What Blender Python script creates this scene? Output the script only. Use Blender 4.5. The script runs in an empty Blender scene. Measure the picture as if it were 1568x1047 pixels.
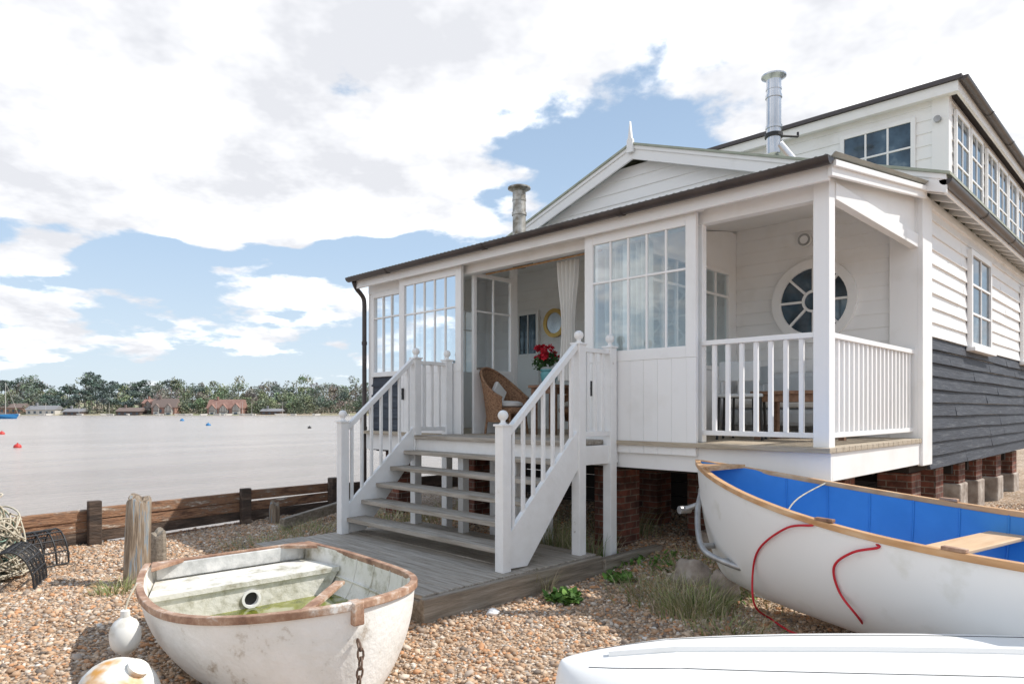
import bpy, bmesh, math, random
import numpy as np
from mathutils import Vector, Matrix, noise
random.seed(7); rng=np.random.default_rng(7)
S2=math.sqrt(2)
def C(r,d): return ((d+r)/S2,(d-r)/S2)
def PD(px,py,d):
    r=(px-784)/1045*d; X,Y=C(r,d); return Vector((X,Y,-(py-628)/1045*d))
def PZ(px,py,z): return PD(px,py,-z*1045/(py-628))
def proj(p):
    d=(p[0]+p[1])/S2; r=(p[0]-p[1])/S2; return (784+1045*r/d,628-1045*p[2]/d)
scn=bpy.context.scene
COL=scn.collection

# ---------------- materials ----------------
def newmat(name):
    m=bpy.data.materials.new(name); m.use_nodes=True
    nt=m.node_tree; return m,nt,nt.nodes['Principled BSDF']
def ramp(nt,stops,fac):
    r=nt.nodes.new('ShaderNodeValToRGB'); e=r.color_ramp.elements
    while len(e)<len(stops): e.new(0.5)
    for i,(p,c) in enumerate(stops):
        e[i].position=p; e[i].color=(c[0],c[1],c[2],1)
    nt.links.new(fac,r.inputs[0]); return r.outputs[0]
def noisen(nt,scale,detail=5,stretch=(1,1,1),rough=.55,dist=0,rotz=0):
    tc=nt.nodes.new('ShaderNodeTexCoord'); mp=nt.nodes.new('ShaderNodeMapping')
    mp.inputs['Scale'].default_value=stretch; mp.inputs['Rotation'].default_value=(0,0,rotz)
    nt.links.new(tc.outputs['Object'],mp.inputs[0])
    n=nt.nodes.new('ShaderNodeTexNoise'); n.inputs['Scale'].default_value=scale
    n.inputs['Detail'].default_value=detail; n.inputs['Roughness'].default_value=rough
    n.inputs['Distortion'].default_value=dist
    nt.links.new(mp.outputs[0],n.inputs['Vector']); return n.outputs['Fac']
def mat(name,stops,scale=5,rough=.5,metal=0,bump=0,stretch=(1,1,1),bscale=None,detail=4,spec=.5,dist=0,nr=.55):
    m,nt,b=newmat(name)
    if isinstance(stops[0],(int,float)): stops=[(0,stops),(1,tuple(x*.9 for x in stops))]
    f=noisen(nt,scale,min(detail,6),stretch,nr,dist)
    nt.links.new(ramp(nt,stops,f),b.inputs['Base Color'])
    b.inputs['Roughness'].default_value=rough; b.inputs['Metallic'].default_value=metal
    b.inputs['Specular IOR Level'].default_value=spec
    if bump:
        f2=noisen(nt,bscale or scale*3,3,stretch)
        bp=nt.nodes.new('ShaderNodeBump'); bp.inputs['Strength'].default_value=bump; bp.inputs['Distance'].default_value=.02
        nt.links.new(f2,bp.inputs['Height']); nt.links.new(bp.outputs[0],b.inputs['Normal'])
    return m
WHITE=mat('white_paint',[(.3,(.82,.81,.79)),(.45,(.875,.87,.86)),(1,(.89,.885,.875))],2.2,.45,bump=.06,bscale=30)
WHITEW=mat('white_paint_worn',[(.27,(.48,.43,.37)),(.315,(.82,.81,.79)),(.6,(.88,.875,.865))],5,.5,bump=.15,bscale=30,detail=6,nr=.65)
CEIL=mat('ceiling_paint',(.87,.86,.84),3,.6)
NAVY=mat('navy_boards',[(.3,(.022,.028,.042)),(.55,(.04,.05,.07)),(.72,(.10,.11,.13))],4,.55,bump=.3,stretch=(1,1,9),bscale=14,detail=6)
NAVYX=mat('navy_boards_side',[(.35,(.018,.022,.032)),(.55,(.034,.04,.055)),(.68,(.10,.105,.115)),(.76,(.22,.22,.22))],5,.6,bump=.5,stretch=(.6,1,7),bscale=14,detail=6,nr=.68)
GUT=mat('gutter_brown',[(.3,(.045,.035,.033)),(.7,(.075,.06,.055))],4,.38)
ROOF=mat('roof_sheet',[(.3,(.3,.31,.27)),(.7,(.42,.42,.38))],3,.6,bump=.1)
ROOFG=mat('roof_edge_green',[(.3,(.30,.33,.25)),(.7,(.42,.44,.36))],6,.6)
DARKROOF=mat('roof_felt',(.09,.08,.085),6,.7)
def wood(name,a,b_,c,axis,sc=6,rough=.75,bump=.4):
    st=[14,14,14]; st[axis]=.9
    return mat(name,[(.3,a),(.5,b_),(.72,c)],sc*.35,rough,bump=bump,stretch=tuple(st),bscale=sc,detail=6,nr=.7)
WY=wood('weathered_wood_y',(.20,.165,.125),(.38,.335,.28),(.54,.49,.43),1)
WX=wood('weathered_wood_x',(.13,.105,.08),(.27,.23,.18),(.42,.37,.31),0)
DECKT=wood('porch_board',(.3,.24,.17),(.45,.38,.29),(.55,.48,.38),1)
GROY=mat('groyne_wood',[(.3,(.05,.035,.028)),(.42,(.17,.09,.055)),(.52,(.33,.18,.10)),(.57,(.20,.12,.08)),(.62,(.36,.27,.2)),(.67,(.70,.65,.58))],2.6,.85,bump=.8,stretch=(1.0,3,6),bscale=9,detail=6,nr=.75)
GROYD=mat('groyne_wood_dark',[(.3,(.03,.025,.022)),(.55,(.10,.068,.05)),(.75,(.26,.2,.15))],2.5,.9,bump=.8,stretch=(1.0,3,5),bscale=9,detail=6,nr=.7)
POSTM=mat('post_wood',[(.3,(.10,.075,.055)),(.45,(.24,.18,.125)),(.55,(.36,.29,.22)),(.63,(.2,.27,.33)),(.7,(.42,.36,.28))],2.2,.85,bump=.9,stretch=(9,9,.8),bscale=6,nr=.7)
VARN=mat('varnished_wood',[(.3,(.46,.24,.10)),(.5,(.60,.34,.16)),(.7,(.68,.46,.27))],3,.4,bump=.1,stretch=(1,6,6))
PINE=mat('pine_seat',[(.3,(.62,.40,.22)),(.7,(.72,.52,.32))],3,.5,stretch=(6,1,6))
BOATB=mat('boat_blue_paint',[(.3,(.03,.21,.56)),(.7,(.05,.27,.66))],3,.42,bump=.05)
BOATW=mat('boat_white_paint',[(.28,(.74,.73,.68)),(.40,(.855,.85,.83)),(1,(.875,.87,.855))],3.5,.35,detail=6)
OLDW=mat('old_boat_paint',[(.28,(.34,.26,.18)),(.34,(.62,.58,.52)),(.40,(.81,.80,.76)),(.6,(.87,.86,.83))],5,.5,bump=.3,bscale=25,detail=6,nr=.68)
OLDI=mat('old_boat_inside',[(.3,(.3,.26,.18)),(.4,(.55,.53,.45)),(.49,(.74,.72,.66)),(.7,(.82,.80,.76))],5,.6,bump=.3,bscale=25,detail=6,nr=.68)
RAIL=mat('worn_gunwale',[(.3,(.13,.07,.045)),(.45,(.30,.165,.105)),(.56,(.44,.28,.19)),(.64,(.60,.5,.42)),(.70,(.80,.78,.74))],5,.7,bump=.4,detail=6,nr=.72)
GREYB=mat('grey_board',[(.3,(.33,.33,.31)),(.5,(.55,.55,.53)),(.65,(.72,.71,.68))],7,.7,bump=.3,detail=6)
METAL=mat('flue_steel',[(.3,(.45,.46,.48)),(.7,(.66,.67,.7))],6,.27,metal=.9,stretch=(1,1,.4))
METALW=mat('flue_steel_weathered',[(.35,(.2,.17,.13)),(.55,(.45,.43,.39)),(.7,(.6,.58,.54))],8,.45,metal=.7)
GALV=mat('galvanised_tube',[(.3,(.3,.3,.3)),(.7,(.5,.5,.5))],9,.45,metal=.6)
RUST=mat('rusty_iron',[(.3,(.1,.06,.04)),(.7,(.24,.17,.13))],20,.7,metal=.4,bump=.3)
BLACK=mat('black_iron',(.02,.02,.022),8,.5)
WICK=mat('wicker',[(.35,(.18,.09,.05)),(.6,(.40,.23,.13))],40,.7,bump=.8,bscale=70)
FABW=mat('white_fabric',(.80,.79,.76),6,.9)
FABB=mat('grey_blue_fabric',(.58,.62,.65),6,.9)
TEAL=mat('turquoise_pot',(.12,.36,.40),8,.35)
REDR=mat('red_rope',(.60,.015,.03),50,.6)
REDP=mat('red_buoy',(.6,.05,.04),10,.4)
BLUEP=mat('blue_buoy',(.03,.2,.45),10,.4)
ROPEG=mat('green_rope',[(.3,(.14,.25,.19)),(.7,(.28,.40,.32))],30,.8)
ROPEC=mat('cream_rope',[(.3,(.42,.36,.26)),(.7,(.66,.61,.5))],30,.85)
GOLD=mat('gilt_frame',(.6,.38,.12),20,.35,metal=.7)
STONE=mat('stone',[(.3,(.2,.16,.13)),(.5,(.38,.32,.27)),(.7,(.55,.5,.44))],5,.9,bump=.8,detail=6)
ORNG=mat('buoy_stained',[(.36,(.6,.3,.07)),(.46,(.76,.71,.62)),(.55,(.83,.83,.79))],4,.5)
PLAST=mat('fender_plastic',[(.3,(.5,.46,.38)),(.5,(.76,.75,.71))],7,.45)
def brickmat():
    m,nt,b=newmat('red_brick')
    tc=nt.nodes.new('ShaderNodeTexCoord'); sx=nt.nodes.new('ShaderNodeSeparateXYZ'); cx=nt.nodes.new('ShaderNodeCombineXYZ')
    ad=nt.nodes.new('ShaderNodeMath'); ad.operation='ADD'
    nt.links.new(tc.outputs['Object'],sx.inputs[0]); nt.links.new(sx.outputs[0],ad.inputs[0]); nt.links.new(sx.outputs[1],ad.inputs[1])
    nt.links.new(ad.outputs[0],cx.inputs[0]); nt.links.new(sx.outputs[2],cx.inputs[1])
    br=nt.nodes.new('ShaderNodeTexBrick'); br.inputs['Scale'].default_value=1
    br.inputs['Color1'].default_value=(.24,.085,.055,1); br.inputs['Color2'].default_value=(.12,.055,.042,1)
    br.inputs['Mortar'].default_value=(.24,.21,.18,1); br.inputs['Mortar Size'].default_value=.006
    br.inputs['Brick Width'].default_value=.215; br.inputs['Row Height'].default_value=.073
    nt.links.new(cx.outputs[0],br.inputs[0])
    mx=nt.nodes.new('ShaderNodeMix'); mx.data_type='RGBA'; mx.blend_type='MULTIPLY'; mx.inputs[0].default_value=1
    nt.links.new(br.outputs[0],mx.inputs[6]); nt.links.new(ramp(nt,[(.35,(.45,.42,.4)),(.6,(1.1,1.05,1))],noisen(nt,7,4)),mx.inputs[7]); nt.links.new(mx.outputs[2],b.inputs['Base Color'])
    bp=nt.nodes.new('ShaderNodeBump'); bp.inputs['Strength'].default_value=.6; bp.invert=True
    nt.links.new(br.outputs['Fac'],bp.inputs['Height']); nt.links.new(bp.outputs[0],b.inputs['Normal'])
    b.inputs['Roughness'].default_value=.9; return m
BRICK=brickmat()
def glassmat():
    m,nt,b=newmat('window_glass'); nt.nodes.remove(b)
    out=nt.nodes['Material Output']; mx=nt.nodes.new('ShaderNodeMixShader'); g=nt.nodes.new('ShaderNodeBsdfGlossy'); t=nt.nodes.new('ShaderNodeBsdfTransparent')
    g.inputs['Roughness'].default_value=.02; g.inputs['Color'].default_value=(.9,.95,1,1); t.inputs['Color'].default_value=(.84,.93,.94,1)
    lw=nt.nodes.new('ShaderNodeLayerWeight'); lw.inputs[0].default_value=.35
    mr=nt.nodes.new('ShaderNodeMapRange'); mr.inputs[3].default_value=.12; mr.inputs[4].default_value=.85
    nt.links.new(lw.outputs['Fresnel'],mr.inputs[0]); nt.links.new(mr.outputs[0],mx.inputs[0])
    nt.links.new(t.outputs[0],mx.inputs[1]); nt.links.new(g.outputs[0],mx.inputs[2]); nt.links.new(mx.outputs[0],out.inputs[0]); return m
GLASS=glassmat()
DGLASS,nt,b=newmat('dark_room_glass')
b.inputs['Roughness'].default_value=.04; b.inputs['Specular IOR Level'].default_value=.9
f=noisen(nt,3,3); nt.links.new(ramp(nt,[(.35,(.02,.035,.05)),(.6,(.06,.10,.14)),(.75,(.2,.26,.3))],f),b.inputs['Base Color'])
def colmat(name,rough=.8):
    m,nt,b=newmat(name); a=nt.nodes.new('ShaderNodeAttribute'); a.attribute_name='Col'
    nt.links.new(a.outputs['Color'],b.inputs['Base Color']); b.inputs['Roughness'].default_value=rough
    b.inputs['Specular IOR Level'].default_value=.3
    return m
LEAFM=colmat('foliage',.75); PEBM=colmat('pebble_stone',.7)

# ---------------- mesh helpers ----------------
def empty(name,loc=(0,0,0),rot=0,parent=None):
    o=bpy.data.objects.new(name,None); o.location=loc; o.rotation_euler=(0,0,rot); COL.objects.link(o)
    if parent: o.parent=parent
    return o
class MB:
    def __init__(s): s.v=[]; s.f=[]
    def add(s,vs,fs):
        n=len(s.v); s.v+= [tuple(v) for v in vs]; s.f+=[tuple(i+n for i in f) for f in fs]
    def hexa(s,c): s.add(c,[(0,1,2,3),(7,6,5,4),(0,4,5,1),(1,5,6,2),(2,6,7,3),(3,7,4,0)])
    def box(s,x0,x1,y0,y1,z0,z1):
        s.hexa([(x0,y0,z0),(x1,y0,z0),(x1,y1,z0),(x0,y1,z0),(x0,y0,z1),(x1,y0,z1),(x1,y1,z1),(x0,y1,z1)])
    def slab(s,p0,p1,z0,z1,n,t0,t1):
        a=[(p0[0]+n[0]*t,p0[1]+n[1]*t) for t in (t0,t1)]; b=[(p1[0]+n[0]*t,p1[1]+n[1]*t) for t in (t0,t1)]
        q=[a[0],b[0],b[1],a[1]]
        s.hexa([(x,y,z0) for x,y in q]+[(x,y,z1) for x,y in q])
    def beam(s,a,b,w,h,up=(0,0,1)):
        a=Vector(a); b=Vector(b); d=(b-a).normalized(); side=d.cross(Vector(up)).normalized(); u=side.cross(d)
        c=[]
        for p in (a,b):
            c+=[p-side*w/2-u*h/2,p+side*w/2-u*h/2,p+side*w/2+u*h/2,p-side*w/2+u*h/2]
        s.hexa(c)
    def cyl(s,a,b,r0,r1=None,n=14):
        if r1 is None: r1=r0
        a=Vector(a); b=Vector(b); d=(b-a).normalized(); q=Vector((1,0,0)) if abs(d.x)<.9 else Vector((0,1,0))
        e=d.cross(q).normalized(); g=d.cross(e)
        vs=[]
        for p,r in ((a,r0),(b,r1)):
            for i in range(n):
                t=2*math.pi*i/n; vs.append(p+e*math.cos(t)*r+g*math.sin(t)*r)
        fs=[(i,(i+1)%n,n+(i+1)%n,n+i) for i in range(n)]+[tuple(range(n))[::-1],tuple(range(n,2*n))]
        s.add(vs,fs)
    def lathe(s,cx,cy,prof,n=16):
        vs=[];fs=[]
        for r,z in prof:
            for i in range(n):
                t=2*math.pi*i/n; vs.append((cx+r*math.cos(t),cy+r*math.sin(t),z))
        for k in range(len(prof)-1):
            for i in range(n):
                j=(i+1)%n; fs.append((k*n+i,k*n+j,(k+1)*n+j,(k+1)*n+i))
        fs.append(tuple(range(n))[::-1]); fs.append(tuple(range((len(prof)-1)*n,len(prof)*n)))
        s.add(vs,fs)
    def prism(s,pts,vec):
        n=len(pts); v=Vector(vec); a=[Vector(p) for p in pts]; s.add(a+[p+v for p in a],[tuple(range(n))[::-1],tuple(range(n,2*n))]+[(i,(i+1)%n,n+(i+1)%n,n+i) for i in range(n)])
    def build(s,name,m,parent=None,smooth=False,bevel=0):
        me=bpy.data.meshes.new(name); me.from_pydata(s.v,[],s.f); me.materials.append(m)
        bm=bmesh.new(); bm.from_mesh(me); bmesh.ops.recalc_face_normals(bm,faces=bm.faces); bm.to_mesh(me); bm.free()
        o=bpy.data.objects.new(name,me); COL.objects.link(o)
        if smooth:
            for p in me.polygons: p.use_smooth=True
            mod=o.modifiers.new('e','EDGE_SPLIT'); mod.split_angle=math.radians(40)
        if bevel:
            mod=o.modifiers.new('b','BEVEL'); mod.width=bevel; mod.segments=2; mod.limit_method='ANGLE'; mod.angle_limit=math.radians(50)
        if parent: o.parent=parent
        return o
def mesh_np(name,V,F,m,parent=None,cols=None,smooth=False):
    me=bpy.data.meshes.new(name); V=np.asarray(V,dtype=np.float32); F=np.asarray(F,dtype=np.int32); k=F.shape[1]
    me.vertices.add(len(V)); me.vertices.foreach_set('co',V.ravel())
    me.loops.add(F.size); me.loops.foreach_set('vertex_index',F.ravel())
    me.polygons.add(len(F)); me.polygons.foreach_set('loop_start',np.arange(0,F.size,k,dtype=np.int32))
    me.polygons.foreach_set('loop_total',np.full(len(F),k,dtype=np.int32))
    if smooth: me.polygons.foreach_set('use_smooth',np.ones(len(F),dtype=bool))
    me.update(calc_edges=True)
    if cols is not None:
        a=me.attributes.new('Col','FLOAT_COLOR','POINT'); c=np.ones((len(V),4),dtype=np.float32); c[:,:3]=cols; a.data.foreach_set('color',c.ravel())
    me.materials.append(m); me.validate()
    o=bpy.data.objects.new(name,me); COL.objects.link(o)
    if parent: o.parent=parent
    return o
def smoothpath(pts,k=8):
    pts=[Vector(p) for p in pts]; out=[]
    for i in range(len(pts)-1):
        p0=pts[max(i-1,0)];p1=pts[i];p2=pts[i+1];p3=pts[min(i+2,len(pts)-1)]
        for j in range(k):
            t=j/k; out.append(.5*((2*p1)+(p2-p0)*t+(2*p0-5*p1+4*p2-p3)*t*t+(3*p1-p0-3*p2+p3)*t**3))
    out.append(pts[-1]); return out
def ropes(name,paths,r,m,parent=None,k=8,cyclic=False):
    cu=bpy.data.curves.new(name,'CURVE'); cu.dimensions='3D'; cu.bevel_depth=r; cu.bevel_resolution=2
    for p in paths:
        p=smoothpath(p,k) if k else p
        sp=cu.splines.new('POLY'); sp.points.add(len(p)-1)
        for i,q in enumerate(p): sp.points[i].co=(q[0],q[1],q[2],1)
        sp.use_cyclic_u=cyclic
    cu.materials.append(m); o=bpy.data.objects.new(name,cu); COL.objects.link(o)
    if parent: o.parent=parent
    return o
def lap(mb,p0,p1,n,z0,z1,h=.15,clip=None,t=.024,wob=0):
    z=z0
    while z<z1-.01:
        zt=min(z+h,z1); a0,a1,b0,b1=p0,p1,p0,p1
        if clip:
            r0=clip(z); r1=clip(zt)
            if r0 is None or r1 is None: z=zt; continue
            a0,a1=r0; b0,b1=r1
        def q(p,o,zz): return (p[0]+n[0]*o,p[1]+n[1]*o,zz)
        if wob:
            L=Vector((p1[0]-p0[0],p1[1]-p0[1])); ln=L.length; u=0; dz0=0
            while u<ln-.01:
                u2=min(ln,u+random.uniform(.8,1.6)); dz1=random.uniform(-wob,wob); e0=(p0[0]+L.x*u/ln,p0[1]+L.y*u/ln); e1=(p0[0]+L.x*u2/ln,p0[1]+L.y*u2/ln)
                tt=t+random.uniform(-.005,.005)
                mb.hexa([q(e0,0,z+dz0),q(e1,0,z+dz1),q(e1,tt,z+dz1),q(e0,tt,z+dz0),q(e0,0,zt),q(e1,0,zt),q(e1,.005,zt),q(e0,.005,zt)]); u=u2; dz0=dz1
        else:
            mb.hexa([q(a0,0,z),q(a1,0,z),q(a1,t,z),q(a0,t,z),q(b0,0,zt),q(b1,0,zt),q(b1,.005,zt),q(b0,.005,zt)])
        z=zt
def window(fr,gl,p0,p1,n,z0,z1,cols,rows,fw=.05,mw=.02,t0=0,t1=.05,rowz=None,glass_t=None):
    P0=Vector(p0);P1=Vector(p1);L=(P1-P0).length; d=(P1-P0)/L
    at=lambda u:(P0.x+d.x*u,P0.y+d.y*u)
    fr.slab(at(0),at(fw),z0,z1,n,t0,t1); fr.slab(at(L-fw),at(L),z0,z1,n,t0,t1)
    fr.slab(at(fw),at(L-fw),z0,z0+fw,n,t0,t1); fr.slab(at(fw),at(L-fw),z1-fw,z1,n,t0,t1)
    m0=t0+(t1-t0)*.2; m1=t0+(t1-t0)*.8
    for i in range(1,cols):
        u=fw+(L-2*fw)*i/cols; fr.slab(at(u-mw/2),at(u+mw/2),z0+fw,z1-fw,n,m0,m1)
    zs=rowz or [z0+fw+(z1-z0-2*fw)*i/rows for i in range(1,rows)]
    for z in zs: fr.slab(at(fw),at(L-fw),z-mw/2,z+mw/2,n,m0+.003,m1+.003)
    g=glass_t if glass_t is not None else (t0+t1)/2
    a=at(fw*.5);b=at(L-fw*.5)
    gl.add([(a[0]+n[0]*g,a[1]+n[1]*g,z0+fw*.5),(b[0]+n[0]*g,b[1]+n[1]*g,z0+fw*.5),(b[0]+n[0]*g,b[1]+n[1]*g,z1-fw*.5),(a[0]+n[0]*g,a[1]+n[1]*g,z1-fw*.5)],[(0,1,2,3)])

# ---------------- ground & water ----------------
def sst(x,a,b):
    t=np.clip((x-a)/(b-a),0,1); return t*t*(3-2*t)
def yb(X): return 9.06+.168*np.clip(X,-10,6)
def gz(X,Y):
    X=np.asarray(X,dtype=float);Y=np.asarray(Y,dtype=float)
    d=(X+Y)/S2; r=(X-Y)/S2
    z=-1.60+.18*sst(X,4.4,8.5)+.03*np.sin(X*1.7+Y*.9)*np.sin(Y*1.3-X*.6)+.012*np.sin(X*5.1)*np.sin(Y*4.3+1)
    s=Y-yb(X); z=z-np.clip((s-.02)*1.1,0,2.6)
    far=sst(d,335,362); hill=sst(d,362,520)*9+sst(d,600,1400)*12
    return z*(1-far)+(-1.4+hill)*far
def axis(lo,hi,fl,fh,st,g=1.22):
    a=list(np.arange(fl,fh+1e-6,st)); s=st; x=fl
    while x>lo: s*=g; x-=s; a.insert(0,x)
    s=st;x=a[-1]
    while x<hi:
        s*=g; x+=s
        a.append(x)
    return np.array(a)
rr=axis(-3500,3500,-9,9,.14); dd=axis(-300,3500,-1,14,.14)
dd=np.sort(np.concatenate([dd,[330,338,345,352,360,370]]))
R,D=np.meshgrid(rr,dd); X=(D+R)/S2; Y=(D-R)/S2; Z=gz(X,Y)
nr_,nd_=len(rr),len(dd)
V=np.stack([X.ravel(),Y.ravel(),Z.ravel()],1)
I=np.arange(nr_*nd_).reshape(nd_,nr_)
F=np.stack([I[:-1,:-1].ravel(),I[:-1,1:].ravel(),I[1:,1:].ravel(),I[1:,:-1].ravel()],1)
def shingle():
    m,nt,b=newmat('shingle')
    tc=nt.nodes.new('ShaderNodeTexCoord')
    vo=nt.nodes.new('ShaderNodeTexVoronoi'); vo.inputs['Scale'].default_value=42; nt.links.new(tc.outputs['Object'],vo.inputs[0])
    sp=nt.nodes.new('ShaderNodeSeparateColor'); nt.links.new(vo.outputs['Color'],sp.inputs[0])
    c=ramp(nt,[(0,(.18,.125,.085)),(.2,(.38,.255,.165)),(.45,(.55,.40,.275)),(.7,(.46,.335,.23)),(.88,(.62,.52,.42)),(1,(.74,.67,.58))],sp.outputs[0])
    n=noisen(nt,.9,5); mx=nt.nodes.new('ShaderNodeMix'); mx.data_type='RGBA'; mx.blend_type='MULTIPLY'; mx.inputs[0].default_value=1
    nt.links.new(c,mx.inputs[6]); nt.links.new(ramp(nt,[(.35,(.72,.68,.63)),(.6,(1,1,1))],n),mx.inputs[7])
    nt.links.new(mx.outputs[2],b.inputs['Base Color'])
    bp=nt.nodes.new('ShaderNodeBump'); bp.invert=True; bp.inputs['Strength'].default_value=.9; bp.inputs['Distance'].default_value=.02
    nt.links.new(vo.outputs['Distance'],bp.inputs['Height']); nt.links.new(bp.outputs[0],b.inputs['Normal']); b.inputs['Roughness'].default_value=.85
    return m
SHIN=shingle()
g=mesh_np('ground',V,F,SHIN,smooth=True)
FARL=mat('far_land',[(.35,(.46,.36,.28)),(.6,(.26,.27,.15))],.02,.9)
g.data.materials.append(FARL)
mi=np.zeros(len(F),dtype=np.int32); mi[D[:-1,:-1].ravel()>338]=1; g.data.polygons.foreach_set('material_index',mi)
m,nt,b=newmat('estuary_water'); WATER=m
nt.links.new(ramp(nt,[(.35,(.36,.31,.275)),(.65,(.45,.395,.35))],noisen(nt,.035,4,(1,5,1),rotz=math.radians(45))),b.inputs['Base Color'])
b.inputs['Roughness'].default_value=.2; b.inputs['Specular IOR Level'].default_value=.45
bp=nt.nodes.new('ShaderNodeBump'); bp.inputs['Strength'].default_value=.9; bp.inputs['Distance'].default_value=.2
nt.links.new(noisen(nt,.9,6,(1,3.2,1),.65,rotz=math.radians(45)),bp.inputs['Height']); nt.links.new(bp.outputs[0],b.inputs['Normal'])
w=MB(); w.add([(-3000,-3000,-2.6),(3000,-3000,-2.6),(3000,3000,-2.6),(-3000,3000,-2.6)],[(0,1,2,3)]); w.build('water',WATER)

# pebbles
t_=(1+5**.5)/2
ico=np.array([(-1,t_,0),(1,t_,0),(-1,-t_,0),(1,-t_,0),(0,-1,t_),(0,1,t_),(0,-1,-t_),(0,1,-t_),(t_,0,-1),(t_,0,1),(-t_,0,-1),(-t_,0,1)])/math.sqrt(1+t_*t_)
icf=np.array([(0,11,5),(0,5,1),(0,1,7),(0,7,10),(0,10,11),(1,5,9),(5,11,4),(11,10,2),(10,7,6),(7,1,8),(3,9,4),(3,4,2),(3,2,6),(3,6,8),(3,8,9),(4,9,5),(2,4,11),(6,2,10),(8,6,7),(9,8,1)])
N=62000
d=np.sqrt(rng.uniform(2.4**2,10.5**2,N*2)); keep=rng.random(N*2)<np.clip(7/d,0,1); d=d[keep]
r=rng.uniform(-.85,.85,len(d))*d; X=(d+r)/S2; Y=(d-r)/S2
k=(Y<yb(X)-.05); X=X[k];Y=Y[k]; n=len(X)
sz=rng.lognormal(math.log(.0115),.38,n).clip(.0055,.04)
sc=np.stack([sz*rng.uniform(.9,1.5,n),sz*rng.uniform(.7,1.1,n),sz*rng.uniform(.45,.8,n)],1)
an=rng.uniform(0,6.28,n); tl=rng.normal(0,.35,n)
B=ico[None]*sc[:,None]*rng.uniform(.85,1.12,(n,12,1))
ct,st=np.cos(tl)[:,None],np.sin(tl)[:,None]; bx=B[...,0]*ct-B[...,2]*st; bz=B[...,0]*st+B[...,2]*ct
ca,sa=np.cos(an)[:,None],np.sin(an)[:,None]; x=bx*ca-B[...,1]*sa; y=bx*sa+B[...,1]*ca
V=np.stack([x+X[:,None],y+Y[:,None],bz+(gz(X,Y)+sz*.25)[:,None]],2).reshape(-1,3)
F=(icf[None]+12*np.arange(n)[:,None,None]).reshape(-1,3)
pal=np.array([(.54,.37,.24),(.45,.295,.185),(.62,.47,.34),(.34,.26,.20),(.66,.57,.47),(.56,.30,.155),(.46,.38,.31),(.76,.71,.64),(.20,.16,.13)])
ci=rng.choice(len(pal),n,p=[.2,.17,.18,.10,.1,.12,.07,.02,.04]); cc=pal[ci]*rng.uniform(.8,1.15,(n,1))
mesh_np('shingle_pebbles',V,F,PEBM,cols=np.repeat(cc,12,0),smooth=True)

# ---------------- leaf clouds ----------------
def leafcloud(blobs,size):
    Vs=[];Cs=[]
    for (c,rad,n,col) in blobs:
        dirs=rng.normal(size=(n,3)); dirs/=np.linalg.norm(dirs,axis=1)[:,None]
        rad_=rng.uniform(.35,1.08,(n,1))**.6; p=np.array(c)+dirs*rad_*np.array(rad)
        a=rng.normal(size=(n,3)); a/=np.linalg.norm(a,axis=1)[:,None]; b2=np.cross(a,rng.normal(size=(n,3))); b2/=np.linalg.norm(b2,axis=1)[:,None]
        s=size*rng.uniform(.5,1.3,(n,1))
        q=np.stack([p-a*s,p+b2*s*.6,p+a*s,p-b2*s*.6],1); Vs.append(q.reshape(-1,3))
        cl=np.array(col)*rng.uniform(.82,1.18,(n,1)); Cs.append(np.repeat(cl,4,0))
    V=np.concatenate(Vs); F=np.arange(len(V)).reshape(-1,4); return V,F,np.concatenate(Cs)
blobs=[];tr=MB()
def top_at(r):
    px=784+1045*r/350
    return np.interp(px,[-600,0,25,50,70,100,125,150,172,200,235,265,300,330,365,400,430,465,500,557,700],[16,18,20.5,19,13.5,14,19,20.5,18,14,18.5,17,14.5,17,17.5,14.5,15,19,15.5,17,15])
for row,(d0,hf) in enumerate([(364,.5),(376,.72),(392,.92),(402,1.0)]):
    r=-600
    while r<10:
        r+=random.uniform(5,9.5); d0j=d0+random.uniform(-4,4)
        H=top_at(r*350/d0j)*hf*random.uniform(.74,1.08)*(d0j/350)
        x,y=C(r,d0j); base=float(gz(x,y)); px=784+1045*r/d0j
        kind=random.random()
        if px<230 and kind<.55 or kind<.12: col=(.06,.085,.055); pine=True
        elif kind<.4: col=(.16,.185,.09); pine=False
        elif kind<.6: col=(.21,.185,.14); pine=False
        elif kind<.78: col=(.19,.215,.10); pine=False
        else: col=(.11,.14,.08); pine=False
        tr.cyl((x,y,base-.5),(x,y,base+H*.75),.4,.15,6)
        nb=random.randint(8,12)
        for _ in range(nb):
            f=random.uniform(.66,.94) if pine else random.uniform(.22,.9)
            w_=random.uniform(1.5,3.0)*(1.2 if pine else 1.2)
            ox=random.uniform(-4.1,4.1)*(1.15-f*.6 if not pine else .9); oy=random.uniform(-2.5,2.5)
            cl=[c*random.uniform(.82,1.2) for c in col]
            blobs.append(((x+ox,y+oy,base+H*f),(w_,w_,w_*(.45 if pine else .9)),68,cl))
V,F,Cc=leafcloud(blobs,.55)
bl2=[]
r=-600
while r<15:
    r+=random.uniform(2,3.6); dj=357+random.uniform(-2,8); x,y=C(r,dj); bz_=float(gz(x,y)); h=random.uniform(1.2,4.2)
    cl=random.choice([(.09,.115,.06),(.16,.18,.09),(.18,.155,.11),(.13,.15,.08)])
    bl2.append(((x,y,bz_+h*.6),(3,3,h),85,cl))
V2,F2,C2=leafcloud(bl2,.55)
wd=empty('distant_woodland')
mesh_np('crowns',V,F,LEAFM,wd,cols=Cc+np.array([.06,.07,.08])); mesh_np('undergrowth',V2,F2,LEAFM,wd,cols=C2+.055)  # leaf colours lifted paler, distance haze painted into them
TRUNK=mat('distant_bark',(.18,.16,.14),1,.9); tr.build('trunks',TRUNK,wd)

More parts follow.
